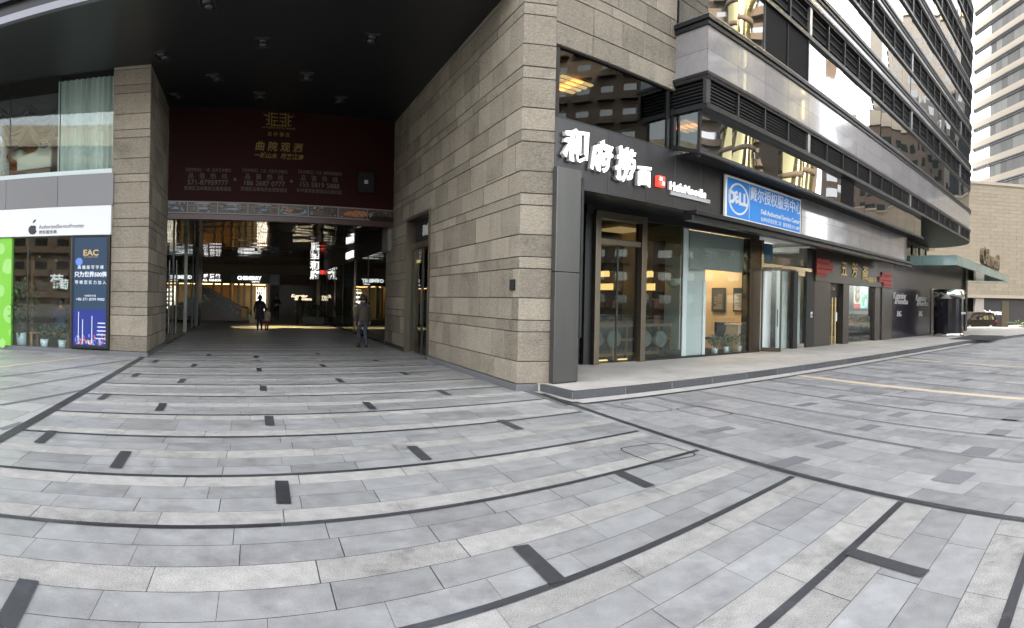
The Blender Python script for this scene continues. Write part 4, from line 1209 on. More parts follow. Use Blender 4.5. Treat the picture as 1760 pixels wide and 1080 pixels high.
# left glazing
lt = LW.t(275, 500)
mb = MB(); mb.box(LW, 3.5, tLe, -.05, -.07, .05, 4.0); mb.build('glass_wall', M['dark_glass'], ps_)
mb = MB(); mb.box(LW, 3.5, tLe, -1.2, -1.3, 0, 4.0); mb.box(LW, 3.5, tLe, .0, -.1, 0, .05)
for px in (300, 333): t_ = LW.t(px, 500); mb.box(LW, t_ - .06, t_ + .06, -.02, -.09, .05, 4)
t_ = LW.t(341, 500); mb.box(LW, t_ - .5, tLe, .04, -.4, 0, 4)
mb.build('glazing_frame', M['black_metal'], ps_)
mb = MB(); t_ = LW.t(321, 500); mb.box(LW, t_ - .05, t_ + .05, .02, -.08, 0, 4); mb.build('steel_post', M['steel'], ps_); mb = MB(); mb.box(LW, tLe - .02, tLe + .12, .05, -.1, 0, 4)
mb.build('steel_post', M['steel'], ps_)
for px in (284, 297):
    t_ = LW.t(px, 500); za, zb = LW.z(px, 575, .12), LW.z(px, 444, .12)
    mb = MB(); mb.tube([LW.pt(t_, .12, za), LW.pt(t_, .12, zb)], .03, 10); hd = sub(mb.build('door_handle', M['steel'], ps_), ps_)
    for zz in (za + .3, zb - .3):
        mb = MB(); mb.tube([LW.pt(t_, -.04, zz), LW.pt(t_, .12, zz)], .015, 8); mb.build('mount', M['steel'], hd)
# right glazing: shop front in the passage
mb = MB()
gx = [tEnd + .02 + (tRe - tEnd) * k / 6 for k in range(7)]
for a, b in zip(gx, gx[1:]): mb.box(PW, a + .04, b - .04, -.015, -.03, .1, 3.3)
mb.build('glass_wall', M['dark_glass'], ps_)
mb = MB(); mb.box(PW, tEnd, tRe, -.05, -.2, 3.3, 4.0, 2); mb.box(PW, tEnd, tRe, -.08, -.2, 0, .1); mb.box(PW, tEnd, tRe + 1, -1.6, -1.7, 0, 4)
for i, a in enumerate(gx):
    w = .45 if i in (2, 4) else .06
    mb.box(PW, a - w, a + .04, -.005, -.2, .0, 3.3, 1 if i in (2, 4) else 0)
mb.box(PW, tRe, tRe + .4, .05, -.4, 0, 4)
mb.build('shop_front_frame', [M['black_metal'], M['brown_metal'], M['void']], ps_)
mb = MB(); t_ = PW.t(672, 410); mb.box(PW, t_ - .1, tEnd + .2, .12, -.02, PW.z(666, 432, .1), 4.0); mb.build('wall_box', pbr('grey_box', (.14, .135, .125), .6), ps_)
# lit hanging signs on the right
hs = thing('hanging_sign', 'white lit vertical sign with red seal over the far right of the passage', 'sign', PW.pt(tRe - 1, .3, 3))
XD = Pl(PW.pt(tRe - 1.2, .0), to=PW.pt(tRe - 1.2, 1.0)); XD.n = V((-PAX.x, -PAX.y)); XD.u = -XD.u if XD.u.dot(V((1, 0))) < 0 else XD.u
c_ = PW.pt(tRe - 1.2, .55)
mb = MB(); rt = V((.905, .426, 0))
write(mb, '和', c_ + V((0, 0, 3.62)), rt, (0, 0, 1), .62, extrude=.03, fat=.012); write(mb, '府', c_ + V((0, 0, 3.02)), rt, (0, 0, 1), .62, extrude=.03, fat=.012)
mb.build('lettering', M['lit_white'], hs)
mb = MB(); p = c_ + rt * .5; mb.abox((p.x, p.y, 3.1), .28, .06, .26, .44); mb.build('seal', M['lit_red'], hs)
mb = MB(); mb.tube([c_ + V((0, 0, 3.9)), c_ + V((0, 0, 4.0))], .03, 6); p = c_ - V((PAX.x, PAX.y, 0)) * -.08; mb.abox((p.x, p.y, 2.72), .75, .05, 1.2, .44); mb.build('backing', M['black_metal'], hs)
fs_ = thing('fascia_letters', 'white lit capital letters on the dark fascia at the right of the passage', 'sign', PW.pt(PW.t(600, 444), 0, 3.5))
mb = MB(); pwrite(mb, PW, 'LUNOFEE', PW.t(601, 444), .0, 3.62, .42, back=True, extrude=.05, fat=.008); mb.build('lettering', M['lit_white'], fs_)
# side door in the stone wall
sd = thing('side_door', 'bronze framed glass side door recessed in the stone passage wall', 'door', PW.pt((dt0 + dt1) / 2, 0, 0))
mb = MB()
mb.box(PW, dt0, dt0 + .07, .05, -.28, 0, dz1); mb.box(PW, dt1 - .07, dt1, .05, -.28, 0, dz1); mb.box(PW, dt0 + .07, dt1 - .07, .05, -.28, dz1 - .09, dz1)
mb.box(PW, dt0 + .07, dt1 - .07, -.12, -.22, dz1 - .95, dz1 - .75); mb.build('frame', M['bronze'], sd, bevel=.006)
mb = MB(); mb.box(PW, dt0 + .07, dt1 - .07, -.24, -.28, dz1 - .75, dz1 - .09); mb.box(PW, dt0, dt1, -1.8, -1.85, 0, dz1); mb.build('recess', M['void'], sd)
mb = MB(); tm_ = (dt0 + dt1) / 2
for a, b in ((dt0 + .07, tm_ - .02), (tm_ + .02, dt1 - .07)): mb.box(PW, a, b, -.16, -.175, .05, dz1 - .95)
mb.build('door_leaf', M['dark_glass'], sd)
mb = MB()
for a in (dt0 + .1, tm_ - .03, tm_ + .03, dt1 - .1): mb.box(PW, a - .02, a + .02, -.14, -.19, .02, dz1 - .95)
mb.tube([PW.pt(tm_ - .12, -.09, .9), PW.pt(tm_ - .12, -.09, 1.9)], .02, 8); mb.build('door_stile', M['steel'], sd)
mb = MB(); pwrite(mb, PW, '和府捞面', tm_ - .35, -.235, dz1 - .45, .34, back=True, extrude=.02, fat=.006); mb.build('lettering', pbr('dull_white_letter', (.55, .55, .55), .5), sd)
for k in (0, 1):
    mb = MB(); t_ = PW.t((701, 715)[k], 451, -.6); z_ = PW.z(708, 451, -.6); mb.box(PW, t_ - .2, t_ + .2, -.6, -.7, z_ - .04, z_ + .04)
    tag(mb.build('wall_lamp', M['warm_lamp']), 'lit amber lamp bar inside the side door, ' + ('farther one' if k == 0 else 'nearer one'), 'lamp')

# ---------------------------------------------------------------- courtyard shops at the end of the passage
ct = thing('courtyard_shops', 'row of lit shops facing the end of the covered passage', 'building', BW.pt(0, 0, 0))
wy = lambda py, px=450, d=0: BW.z(px, py, d)
wt_ = lambda px: BW.t(px, 500)
mb = MB(); mb.box(BW, wt_(300), wt_(600), .25, -.2, wy(471.5), 4.0); mb.build('beam', pbr('beige_beam', (.20, .16, .11), .6), ct)
mb = MB(); mb.box(BW, wt_(300), wt_(397), .1, -.2, wy(488), wy(471.5)); mb.build('sign_band', M['black_metal'], ct)
mb = MB(); mb.box(BW, wt_(397), wt_(464), .1, -.2, wy(488), wy(471.5)); mb.box(BW, wt_(464), wt_(480), .14, -.2, wy(490), wy(471.5), 1); mb.build('teal_band', [pbr('teal_band', (.015, .04, .045), .4), pbr('blue_panel', (.05, .09, .16), .3)], ct)
mb = MB(); mb.box(BW, wt_(480), wt_(600), .1, -.2, wy(489), wy(471.5)); mb.build('brown_band', pbr('brown_band', (.085, .05, .04), .5), ct)
mb = MB(); mb.box(BW, wt_(462), wt_(480), .02, -.2, 0, wy(489)); mb.box(BW, wt_(480), wt_(600), -.05, -.2, 0, wy(489), 1); mb.build('wall_panel', [pbr('grey_wall', (.07, .07, .065), .5), pbr('glossy_taupe', (.09, .076, .06), .3, spec=.35, wave=(.02, .6))], ct)
room(BW, wt_(300), wt_(396), -.1, -3, 0, wy(488), ct, pbr('amber_wall', (.30, .19, .08), .7, big=(.3, .8)), M['interior_floor'])
room(BW, wt_(397), wt_(461), -.1, -3, 0, wy(488), ct, pbr('olive_wall', (.22, .17, .08), .7, big=(.3, .8)), M['interior_floor'])
for px0, px1, lb in ((310, 392, 'row of warm lit ceiling lamps in the courtyard shop behind the escalator'), (402, 456, 'warm lit ceiling lamp in the courtyard shop under the capital letter sign')):
    mb = MB(); mb.box(BW, wt_(px0), wt_(px1), -1.0, -1.6, wy(488) - .08, wy(488) - .03); tag(mb.build('ceiling_light', M['warm_lamp']), lb, 'ceiling light')
mb = MB()
for px in (396, 410, 420, 432, 462, 367, 381): mb.box(BW, wt_(px) - .09, wt_(px) + .09, .03, -.3, 0, wy(488))
mb.build('shop_pier', M['bronze'], ct)
ds = thing('display_shelf', 'white lit display shelves inside the courtyard shop behind the woman with the child', 'shelf', BW.pt(wt_(448), -1, 0))
mb = MB(); mb.box(BW, wt_(440), wt_(457), -1.5, -1.6, .2, 2.3); mb.build('back_panel', glow('lit_display', (1, .93, .75), .7), ds)
for k in range(6):
    mb = MB(); zz = .3 + k * .36; mb.box(BW, wt_(440), wt_(457), -1.1, -1.5, zz, zz + .03); mb.build('shelf', M['dark_wood'] if k % 2 else M['white'], ds)
mb = MB(); r_ = random.Random(77)
for k in range(6):
    for j in range(4):
        a = wt_(440) + .05 + j * .17; mb.box(BW, a, a + .12, -1.15, -1.35, .33 + k * .36, .33 + k * .36 + r_.uniform(.1, .25), r_.randrange(3))
mb.build('goods', [M['white'], M['leaf'], M['orange']], ds)
s1_ = thing('shop_sign', 'white lit characters on black over the courtyard shop behind the escalator', 'sign', BW.pt(wt_(370), 0, 3))
mb = MB(); pwrite(mb, BW, '哆 漂 炫', wt_(364), .11, wy(477), .36, extrude=.02, fat=.012); pwrite(mb, BW, 'ALL  FASHION', wt_(364), .11, wy(483.5), .22, extrude=.02, fat=.01); mb.build('lettering', M['lit_white'], s1_)
s2_ = thing('shop_sign', 'white lit capital letter sign on teal over the middle courtyard shop', 'sign', BW.pt(wt_(428), 0, 3))
mb = MB(); pwrite(mb, BW, 'CHEMERRY', wt_(428), .13, wy(479), .36, extrude=.03, fat=.022); pwrite(mb, BW, 'LIFESTYLE', wt_(439), .13, wy(485), .13, extrude=.02, fat=.006); mb.build('lettering', M['lit_white'], s2_)
s3_ = thing('script_sign', 'small lit script sign on the dark courtyard wall at the end of the passage', 'sign', BW.pt(wt_(515), 0, 2))
mb = MB(); pwrite(mb, BW, 'Kunming', wt_(514), -.03, wy(508), .34, extrude=.02, shear=.3, fat=.008); pwrite(mb, BW, '&Nomessa', wt_(521), -.03, wy(513), .30, extrude=.02, shear=.3, fat=.004); mb.build('lettering', glow('script_glow', (1, .85, .6), .35), s3_)
# unseen tall wall added left of the courtyard to block the sun
mb = MB(); a = LW.pt(tLe, -9); b = BW.pt(wt_(300) - 6, -3)
WL = Pl(a, to=b); mb.box(WL, -3, (b - a).length + 4, 0, -1, 0, 30); mb.box(BW, wt_(300) - 8, wt_(300), 0, -.3, 0, 5); mb.box(PW, tRe, tRe + 16, -.4, -.6, 0, 4.3); mb.box(BW, wt_(300) - 8, wt_(620), -3.2, -9, 0, 22)
mb.build('courtyard_wall_sun_block', M['concrete'], ct)
# escalator
ES = Pl(gnd(432, 552), 0.40)
es = thing('escalator', 'escalator with flower patterned side rising to the left at the end of the passage', 'escalator', gnd(420, 552))
et = lambda px, py: ES.tz(px, py)
mb = MB(); pts = [et(330, 553), et(432, 553), et(432, 549), et(392, 548), et(330, 510)]; mb.plate(ES, pts, 0, -1.4); mb.build('truss', pbr('taupe_cladding', (.10, .09, .08), .5), es)
mb = MB(); pts = [et(330, 508), et(392, 547), et(425, 548), et(430, 540), et(425, 531), et(412, 529.5), et(330, 482)]; mb.plate(ES, pts, .0, -.03); mb.build('balustrade', pbr('teal_print', (.05, .085, .085), .35, big=(.5, 2.5)), es)
mb = MB(); r_ = random.Random(4)
for i in range(70):
    px = r_.uniform(345, 425); k = (px - 330) / 95
    ya, yb = 483 + (min(px, 412) - 330) / 82 * 46, min(546, 509 + (px - 330) / 62 * 38)
    py = r_.uniform(ya + 2, yb - 1); a = et(px, py); rr_ = r_.uniform(.03, .10)
    mb.plate(ES, blob(a, rr_, rr_ * .8, 7), .002, .006 + .0001 * i, r_.choice((0, 0, 1, 2)))
mb.build('flower_print', [pbr('print_flower_red', (.30, .03, .03), .5), pbr('print_flower_green', (.06, .16, .08), .5), pbr('print_flower_pale', (.3, .28, .2), .5)], es)
for d_ in (0, -1.3):
    mb = MB(); ln = [(330, 481), (372, 505), (412, 528), (424, 530), (430.5, 536), (431.5, 543), (428, 548)]
    mb.tube([ES.pt(et(*q)[0], d_ - .015, et(*q)[1]) for q in ln], .05, 8); mb.build('handrail', pbr('handrail_grey', (.30, .29, .27), .3), es)
mb = MB(); a, z_ = et(419, 546); mb.box(ES, a - .14, a + .17, .02, .04, z_ + .02, et(419, 529)[1]); mb.build('yellow_notice', pbr('yellow_notice', (.65, .30, .03), .5), es)
# clipped shrub in the courtyard
tp_ = thing('topiary', 'clipped rounded shrub in a dark planter at the right end of the passage', 'shrub', gnd(537, 557))
p = gnd(537, 557); mb = MB(); mb.abox(p, 1.35, 1.0, .45, .4); mb.build('planter', M['black_metal'], tp_)
mb = MB(); foliage(mb, p + V((0, 0, .75)), .65, .42, 500, .13, 51); foliage(mb, p + V((0, 0, 1.0)), .5, .4, 300, .12, 52); mb.build('crown', M['leaf'], tp_, recalc=False)
# spot lamps added in the passage ceiling to cast yellow pools of unknown source
for i, (px, py) in enumerate(((438, 563), (468, 562), (497, 562), (540, 563))):
    p = gnd(px, py); li = bpy.data.lights.new('added_pool_spot', 'SPOT'); li.energy = 300 * LAMP; li.color = (1, .78, .34); li.spot_size = math.radians(38); li.spot_blend = .25; li.shadow_soft_size = .03
    lo = bpy.data.objects.new('added_pool_spot', li); COL.objects.link(lo); lo.location = (p.x, p.y, 3.9)
    mb = MB(); mb.lathe((p.x, p.y, 3.91), [(.05, 0), (.075, 0), (.075, .08), (.05, .08), (.05, 0)], 12)
    tag(mb.build('added_pool_spotlight', M['steel']), ('first', 'second', 'third', 'fourth')[i] + ' spotlight from the left in the passage ceiling above the yellow light pools', 'spotlight', 'spotlights at the passage end')

# ---------------------------------------------------------------- signs on the corner building
st = lambda px, py=590, d=0: S.t(px, py, d)
# steel shutter column by the pillar
cl = thing('steel_column', 'tall grey brushed steel casing standing beside the stone pillar', 'column', P0.pt(.4, .1, PLAT))
c0, c1 = P0.t(951, 655, .14), P0.t(993, 655, .14)
zt_ = P0.z(980, 290, .14); zm_ = P0.z(975, 468, .14)
mb = MB(); mb.box(P0, c0, c1, 0.005, .14, PLAT + .02, zm_ - .006); mb.box(P0, c0, c1, 0.005, .14, zm_ + .004, zt_); mb.build('casing', M['steel'], cl, bevel=.006)
mb = MB(); mb.box(P0, c1, c1 + .05, .03, .16, P0.z(1000, 580, .14), zt_ - .12); mb.build('guide_rail', M['ledge'], cl, bevel=.004)
mb = MB(); mb.box(P0, c0 + .02, c1 - .01, 0.01, .12, PLAT, PLAT + .02); mb.build('base', M['black_metal'], cl)
# white brush letters
nl = thing('sign_letters', 'four thick white lit brush characters on the dark sign band', 'sign', P0.pt(1.4, .1, 4.3), None)
for ch, px, py, sz, sx_, sh, rot in (('和', 990, 255, .64, 1.0, .16, .14), ('府', 1032, 273, .58, .98, .18, .10), ('捞', 1074, 287, .68, .80, .16, .08), ('面', 1106, 305, .44, .98, .10, .05)):
    mb = MB(); upv = (V((P0.u.x, P0.u.y, 0)) * -rot + V((0, 0, 1)))
    t_, z_ = P0.tz(px, py, .12)
    write(mb, ch, P0.pt(t_, .13, z_), V((P0.u.x, P0.u.y, 0)) + V((0, 0, rot)), upv, sz, extrude=.012, fat=.020 * sz, warp=1, shear=sh, sx=sx_)
    o = mb.build('letter_face', M['lit_white'], nl)
    mb = MB(); write(mb, ch, P0.pt(t_, .06, z_), V((P0.u.x, P0.u.y, 0)) + V((0, 0, rot)), upv, sz, extrude=.04, fat=.019 * sz, warp=1, shear=sh, sx=sx_)
    mb.build('letter_side', M['sign_side'], nl)
rs = thing('seal_sign', 'small red lit square seal sign after the white characters', 'sign', P0.hit(1137, 312, .1))
mb = MB(); t_, z_ = P0.tz(1137, 312, .1); mb.box(P0, t_ - .10, t_ + .10, .0, .12, z_ - .115, z_ + .115); mb.build('box', M['lit_red'], rs, bevel=.01)
mb = MB(); pwrite(mb, P0, '和', t_ - .04, .124, z_ + .04, .09); pwrite(mb, P0, '府', t_ + .04, .124, z_ - .045, .09); mb.build('lettering', M['lit_white'], rs)
ls = thing('script_letters', 'low white lit Latin letters at the right end of the dark sign band', 'sign', P0.hit(1185, 328, .1))
mb = MB(); t_, z_ = P0.tz(1184, 327.5, .1); pwrite(mb, P0, 'HefuNoodle', t_, .09, z_, .26, extrude=.01, fat=.002, sx=.98); mb.build('letter_face', M['lit_white'], ls)
mb = MB(); pwrite(mb, P0, 'HefuNoodle', t_, .04, z_, .26, extrude=.03, fat=.002, sx=.98); a, b = P0.t(1151, 315), P0.t(1218, 336); mb.box(P0, a, b, .0, .05, z_ - .17, z_ - .08); mb.build('letter_side', M['sign_side'], ls)
# blue service centre sign
bs = thing('service_sign', 'blue and white service centre sign board with a ringed logo', 'sign', P0.hit(1310, 345, .1))
b0, b1 = P0.t(1247, 340, .12), P0.t(1377, 350, .12)
zb0, zb1 = P0.z(1247, 374, .12), min(P0.z(1247, 291, .12), LG - .015)
mb = MB(); mb.box(P0, b0, b1, .05, .12, zb0, zb1); mb.build('board', pbr('sign_border', (.75, .73, .70), .5), bs, bevel=.01)
bm_ = P0.t(1288, 345, .12)
mb = MB(); mb.box(P0, b0 + .06, bm_ - .012, .12, .125, zb0 + .06, zb1 - .06); mb.box(P0, bm_ + .012, b1 - .06, .12, .125, zb0 + .06, zb1 - .06); mb.build('blue_field', M['blue_sign'], bs)
mb = MB(); ct_, cz_ = (b0 + .06 + bm_) / 2 , (zb0 + zb1) / 2
n_ = 40; R1, R2 = .57, .50
for i in range(n_):
    a, b = 2 * math.pi * i / n_, 2 * math.pi * (i + 1) / n_
    kx = (bm_ - b0 - .1) / 2 / .60
    mb.hexa([P0.pt(ct_ + math.cos(t) * r * kx, d, cz_ + math.sin(t) * r * ((zb1 - zb0) / 2 - .13) / .57) for d in (.126, .132) for t, r in ((a, R2), (b, R2), (b, R1), (a, R1))])
pwrite(mb, P0, 'D', ct_ - .30, .128, cz_, .40, fat=.022, sx=.95); 
write(mb, 'E', P0.pt(ct_ - .10, .128, cz_ + .015), V((P0.u.x, P0.u.y, 0)) + V((0, 0, .45)), (-P0.u.x * .45, -P0.u.y * .45, 1), .36, fat=.022, sx=.95)
pwrite(mb, P0, 'LL', ct_ + .20, .128, cz_, .40, fat=.022, sx=1.0)
mb.build('ring_logo', M['white'], bs)
mb = MB(); pwrite(mb, P0, '戴尔授权服务中心', (bm_ + b1) / 2, .128, P0.z(1332, 347, .12) + .0, .40, fat=.002, sx=.86, extrude=.003)
tr_ = b1 - .10
pwrite(mb, P0, 'Dell Authorized Service Center', tr_, .128, P0.z(1345, 374.5, .12) + .0, .175, align='RIGHT', fat=.003, sx=.95)
pwrite(mb, P0, '杭州市区指定第二家   服务热线 571-2889', tr_, .128, P0.z(1345, 386.5, .12) , .125, align='RIGHT', sx=.95); mb.build('lettering', M['white'], bs)

# ---------------------------------------------------------------- shop fronts
SZ = PLAT; STOP = 3.93
def vbar(mb, px, w, d0=-.08, d1=.04, z0=SZ, z1=STOP, mi=0, at=None):
    t_ = at if at is not None else st(px); mb.box(S, t_ - w / 2, t_ + w / 2, d0, d1, z0, z1, mi)
mb = MB(); mb.box(S, st(1003), st(1015), -.1, .0, SZ, STOP); mb.box(S, st(1003), st(1300), -.12, .05, 3.72, STOP); mb.box(S, st(1104), st(1300), -.06, .03, SZ, SZ + .05)
mb.build('shop_front_frame', M['black_metal'], shop)
# bronze doors of the noodle shop
dr = thing('entrance_door', 'tall bronze framed double glass door with transom at the noodle shop', 'door', S.pt((st(1019) + st(1098)) / 2, 0, SZ))
a, b = st(1015), st(1103); dz_ = S.z(1019, 362)
tz_ = S.z(1020, 414)
mb = MB(); mb.box(S, a, a + .16, -.12, .14, SZ, dz_); mb.box(S, b - .17, b, -.12, .14, SZ, dz_); mb.box(S, a + .16, b - .17, -.12, .14, dz_ - .17, dz_); mb.box(S, a + .16, b - .17, -.1, .10, tz_ - .06, tz_ + .08); mb.build('frame', M['bronze'], dr, bevel=.008)
mb = MB(); mb.box(S, a + .16, b - .17, -.03, -.015, tz_ + .08, dz_ - .17); mb.build('transom_pane', M['noodle_glass'], dr)
md = (a + b) / 2 - .02
for u0, u1 in ((a + .17, md - .008), (md + .008, b - .18)):
    mb = MB(); mb.box(S, u0, u1, -.03, -.015, SZ + .03, tz_ - .07); lf = sub(mb.build('door_leaf', M['noodle_glass'], dr), dr)
    mb = MB(); mb.box(S, u0, u0 + .015, -.04, -.005, SZ + .03, tz_ - .07); mb.box(S, u1 - .015, u1, -.04, -.005, SZ + .03, tz_ - .07); mb.build('edge', M['steel'], lf)
# glass beside the doors
mb = MB(); gs = [st(px) for px in (1104, 1133, 1172)]
for u0, u1 in zip(gs, gs[1:]): mb.box(S, u0 + .006, u1 - .006, -.03, -.015, SZ + .05, 3.72)
mb.build('shop_window', M['noodle_glass'], shop); mb = MB()
gs2 = [st(px) for px in (1180, 1193, 1247, 1288)]
for u0, u1 in zip(gs2, gs2[1:]): mb.box(S, u0 + .006, u1 - .006, -.03, -.015, SZ + .05, 3.72)
mb.build('shop_window', M['shop_glass'], shop)
# noodle shop interior
WP = st(1176)
room(S, st(1003), WP - .02, -.15, -6.0, SZ, 3.85, shop, M['dark_wall'], pbr('dark_tile_floor', (.06, .05, .04), .25))
rl = thing('wooden_rail', 'low wooden rail just inside the noodle shop glass', 'railing', S.pt(st(1080), -.4, SZ))
ra, rb_ = st(1006, 590, -.45), st(1160, 590, -.35)
ztop, zmid, zlow = S.z(1080, 560, -.4), S.z(1080, 584, -.4), S.z(1080, 609, -.4)
for zz in (ztop, zmid, zlow):
    mb = MB(); mb.box(S, ra, rb_, -.42, -.48, zz - .035, zz + .035); mb.build('rail', M['wood'], rl)
for px in (1053, 1076, 1131, 1152):
    t_ = st(px, 590, -.45); mb = MB(); mb.box(S, t_ - .03, t_ + .03, -.425, -.475, SZ, ztop - .035); mb.build('post', M['wood'], rl)
for i, (px, lb) in enumerate(((1022, 'round carved pale stone disc on the wooden rail, cut off by the left door post'), (1053, 'round carved pale stone disc on the wooden rail in the middle of the bronze doors'), (1106, 'round carved pale stone disc on the wooden rail just right of the bronze doors'), (1133, 'round carved pale stone disc on the wooden rail, the rightmost one'))):
    t_ = st(px, 583, -.4); c = S.pt(t_, -.41, S.z(px, 583, -.4)); k = .235
    mb = MB(); prof = [(0, .10), (.09 * k / .3, .10), (.10, .075), (.14, .07), (.16, .095), (.21, .095), (k, .05), (k, -.0), (0, 0)]
    mb.lathe(c, prof, 28, axis=(S.n.x, S.n.y, 0)); tag(mb.build('stone_disc', pbr('carved_stone', (.30, .31, .28), .7, fine=(.2, 14)), None), lb, 'stone disc', 'stone discs on the rail')
def side(t):
    """wall running inwards from the shop front at t, facing the left"""
    return Pl(S.pt(t, -.1), to=S.pt(t, -5), flip=True)
NW = side(WP - .03)
for i, (pxa, pxb, lb) in enumerate(((1014, 1052, 'dark goods shelf with lit strips behind the left noodle shop door'), (1104, 1124, 'dark goods shelf with lit strips seen through the glass right of the bronze doors'))):
    D_ = .42; b, a = NW.t(pxa, 540, D_), NW.t(pxb, 540, D_)
    sh = thing('display_shelf', lb, 'shelf', NW.pt((a + b) / 2, D_, SZ))
    zf = lambda py: NW.z((pxa + pxb) / 2, py, D_)
    mb = MB(); mb.box(NW, a, b, .02, .05, SZ, 3.4); mb.build('back_panel', M['dark_wood'], sh)
    for py in (466, 500, 528, 558, 580):
        zz = zf(py); mb = MB(); mb.box(NW, a, b, .05, D_, zz - .025, zz); mb.build('shelf', M['dark_wood'], sh)
    for py, h, k in ((492, .12, 0), (470, .11, .35)):
        zz = zf(py); mb = MB(); mb.box(NW, a + (b - a) * k * .5, b - (b - a) * k * .6, D_ - .03, D_ + .01, zz - h, zz + h * .6); mb.build('light_strip', M['warm_strip'], sh)
    mb = MB(); r_ = random.Random(i + 60)
    for py in (528, 558):
        zz = zf(py); x = a + .05
        while x < b - .12:
            w = r_.uniform(.06, .14); mb.box(NW, x, x + w, D_ - .3, D_ - .05, zz, zz + r_.uniform(.14, .27), r_.randrange(3)); x += w + .01
    mb.build('goods', [pbr('box_cream', (.45, .34, .22), .6), pbr('box_red', (.30, .09, .06), .6), pbr('box_tan', (.30, .22, .14), .6)], sh)
cn = thing('counter', 'dark wooden counter with warm front light inside the noodle shop', 'counter', S.pt(st(1060, 590, -2), -2, SZ))
mb = MB(); mb.box(S, st(1015, 590, -2), st(1130, 590, -2), -2.0, -2.5, SZ, 1.0); mb.build('body', M['dark_wood'], cn)
mb = MB(); mb.box(S, st(1015, 590, -1.95), st(1130, 590, -1.95), -1.95, -2.55, 1.0, 1.05); mb.build('top', M['wood'], cn)
for px, lb in ((1035, 'lit amber floor light inside the noodle shop doors, left one'), (1069, 'lit amber floor light inside the noodle shop doors, right one')):
    mb = MB(); t_ = st(px, 615, -.3); mb.box(S, t_ - .14, t_ + .14, -.25, -.32, SZ + .03, SZ + .06); tag(mb.build('floor_light', M['warm_strip']), lb, 'light')
mb = MB(); c = S.pt(st(1075, 490, -3), -3.0, S.z(1078, 500, -3)); mb.lathe(c, [(.03, -.5), (.09, -.4), (.11, .2), (.07, .35), (0, .36)], 14); tag(mb.build('hanging_lantern', M['warm_strip']), 'tall amber lit lantern in the middle of the noodle shop', 'lantern')
M['noodle_lamp'] = glow('noodle_lamp', (1.0,.62,.30), .14)
mb = MB(); t_ = st(1075, 490, -2); mb.box(S, t_ - 0.5, t_ + 0.5, -2.2 - 0.5, -2.2 + 0.5, 3.8 - .05, 3.8); tag(mb.build('ceiling_light', M['noodle_lamp']), 'square warm ceiling light of the noodle shop', 'ceiling light')
# white partition with round lamp
WP2 = side(WP - .03)
mb = MB(); mb.box(WP2, .05, WP2.t(1139, 560), .0, .02, SZ, WP2.z(1158, 441)); mb.build('partition', M['white_wall'], shop)
wl = thing('wall_lamp', 'white half dome wall lamp on the pale partition beside the noodle shop', 'lamp', WP2.hit(1156, 485))
c = WP2.hit(1157, 478, .12); mb = MB(); mb.lathe(c - V((0, 0, .15)), [(0, -.10), (.10, -.08), (.19, .0), (.22, .12), (.20, .13), (0, .13)], 20); mb.build('shade', pbr('lamp_white', (.75, .75, .70), .4), wl)
mb = MB(); p = WP2.hit(1147, 470, .0); mb.tube([p + V((0, 0, .0)), p + V((WP2.n.x * .12, WP2.n.y * .12, .1)), c + V((0, 0, .1)), c], .012, 8); mb.build('arm', M['steel'], wl)
mb = MB(); mb.box(S, WP, WP + .22, -.1, -.4, SZ, 3.72); mb.box(S, WP, WP + .04, -.1, -5, SZ, 3.85); mb.build('partition', M['cyan_film'], shop)
mb = MB(); mb.box(S, st(1150), WP, -.1, -.25, SZ, SZ + .22); mb.build('skirting', M['black_metal'], shop)
# service centre interior
E0, E1 = st(1193), st(1300)
room(S, WP + .05, E1, -.15, -4.5, SZ, 3.85, shop, M['cream_wall'], M['interior_floor'], mc=M['white_wall'])
mb = MB(); mb.box(S, E0 + .02, E1 - .3, -.25, -.30, S.z(1240, 466, -.25), 3.72); mb.build('film_header', pbr('pale_film', (.26, .295, .29), .3), shop)
mb = MB(); a = st(1208, 560, -1); mb.box(S, E0 - .25, a - .5, -.5, -.56, SZ, 3.72); mb.box(S, st(1208, 560, -.5) - .06, st(1208, 560, -.5) + .06, -.45, -.57, SZ, S.z(1213, 484, -.5), 1); mb.build('partition', [M['cyan_film'], M['white_wall']], shop)
for px0, px1, py0, py1, lb, mm in ((1223, 1246, 495, 536, 'framed poster of dark photos on the cream wall, left of the pair', 0), (1260, 1283, 495, 536, 'framed pale notice with blue header on the cream wall, right of the pair', 1)):
    EW = side(E1 - .02); D_ = .04; b, a = EW.t(px0, 515, D_), EW.t(px1, 515, D_); z0_, z1_ = EW.z((px0 + px1) / 2, py1, D_), EW.z((px0 + px1) / 2, py0, D_)
    po = thing('wall_poster', lb, 'poster', EW.pt(a, D_, z0_))
    mb = MB(); mb.box(EW, a, b, D_ - .04, D_, z0_, z1_); mb.build('frame', pbr('slate_frame', (.04, .07, .09), .5), po)
    mb = MB(); mb.box(EW, a + .05, b - .05, D_, D_ + .01, z0_ + .05, z1_ - .14 * mm - .05, 0)
    r_ = random.Random(px0)
    for k in range(12): 
        zz = z0_ + .1 + k * (z1_ - z0_ - .3) / 12; mb.box(EW, a + .1, a + .1 + (b - a - .2) * r_.uniform(.4, 1), D_ + .01, D_ + .013, zz, zz + (.04 if mm else .07), 1 + k % 2)
    mb.build('print', [pbr('print_base%d' % mm, (.10, .10, .10) if not mm else (.50, .46, .38), .5), pbr('print_a%d' % mm, (.3, .3, .28) if not mm else (.25, .25, .24), .5), pbr('print_b%d' % mm, (.2, .15, .1) if not mm else (.3, .3, .28), .5)], po)
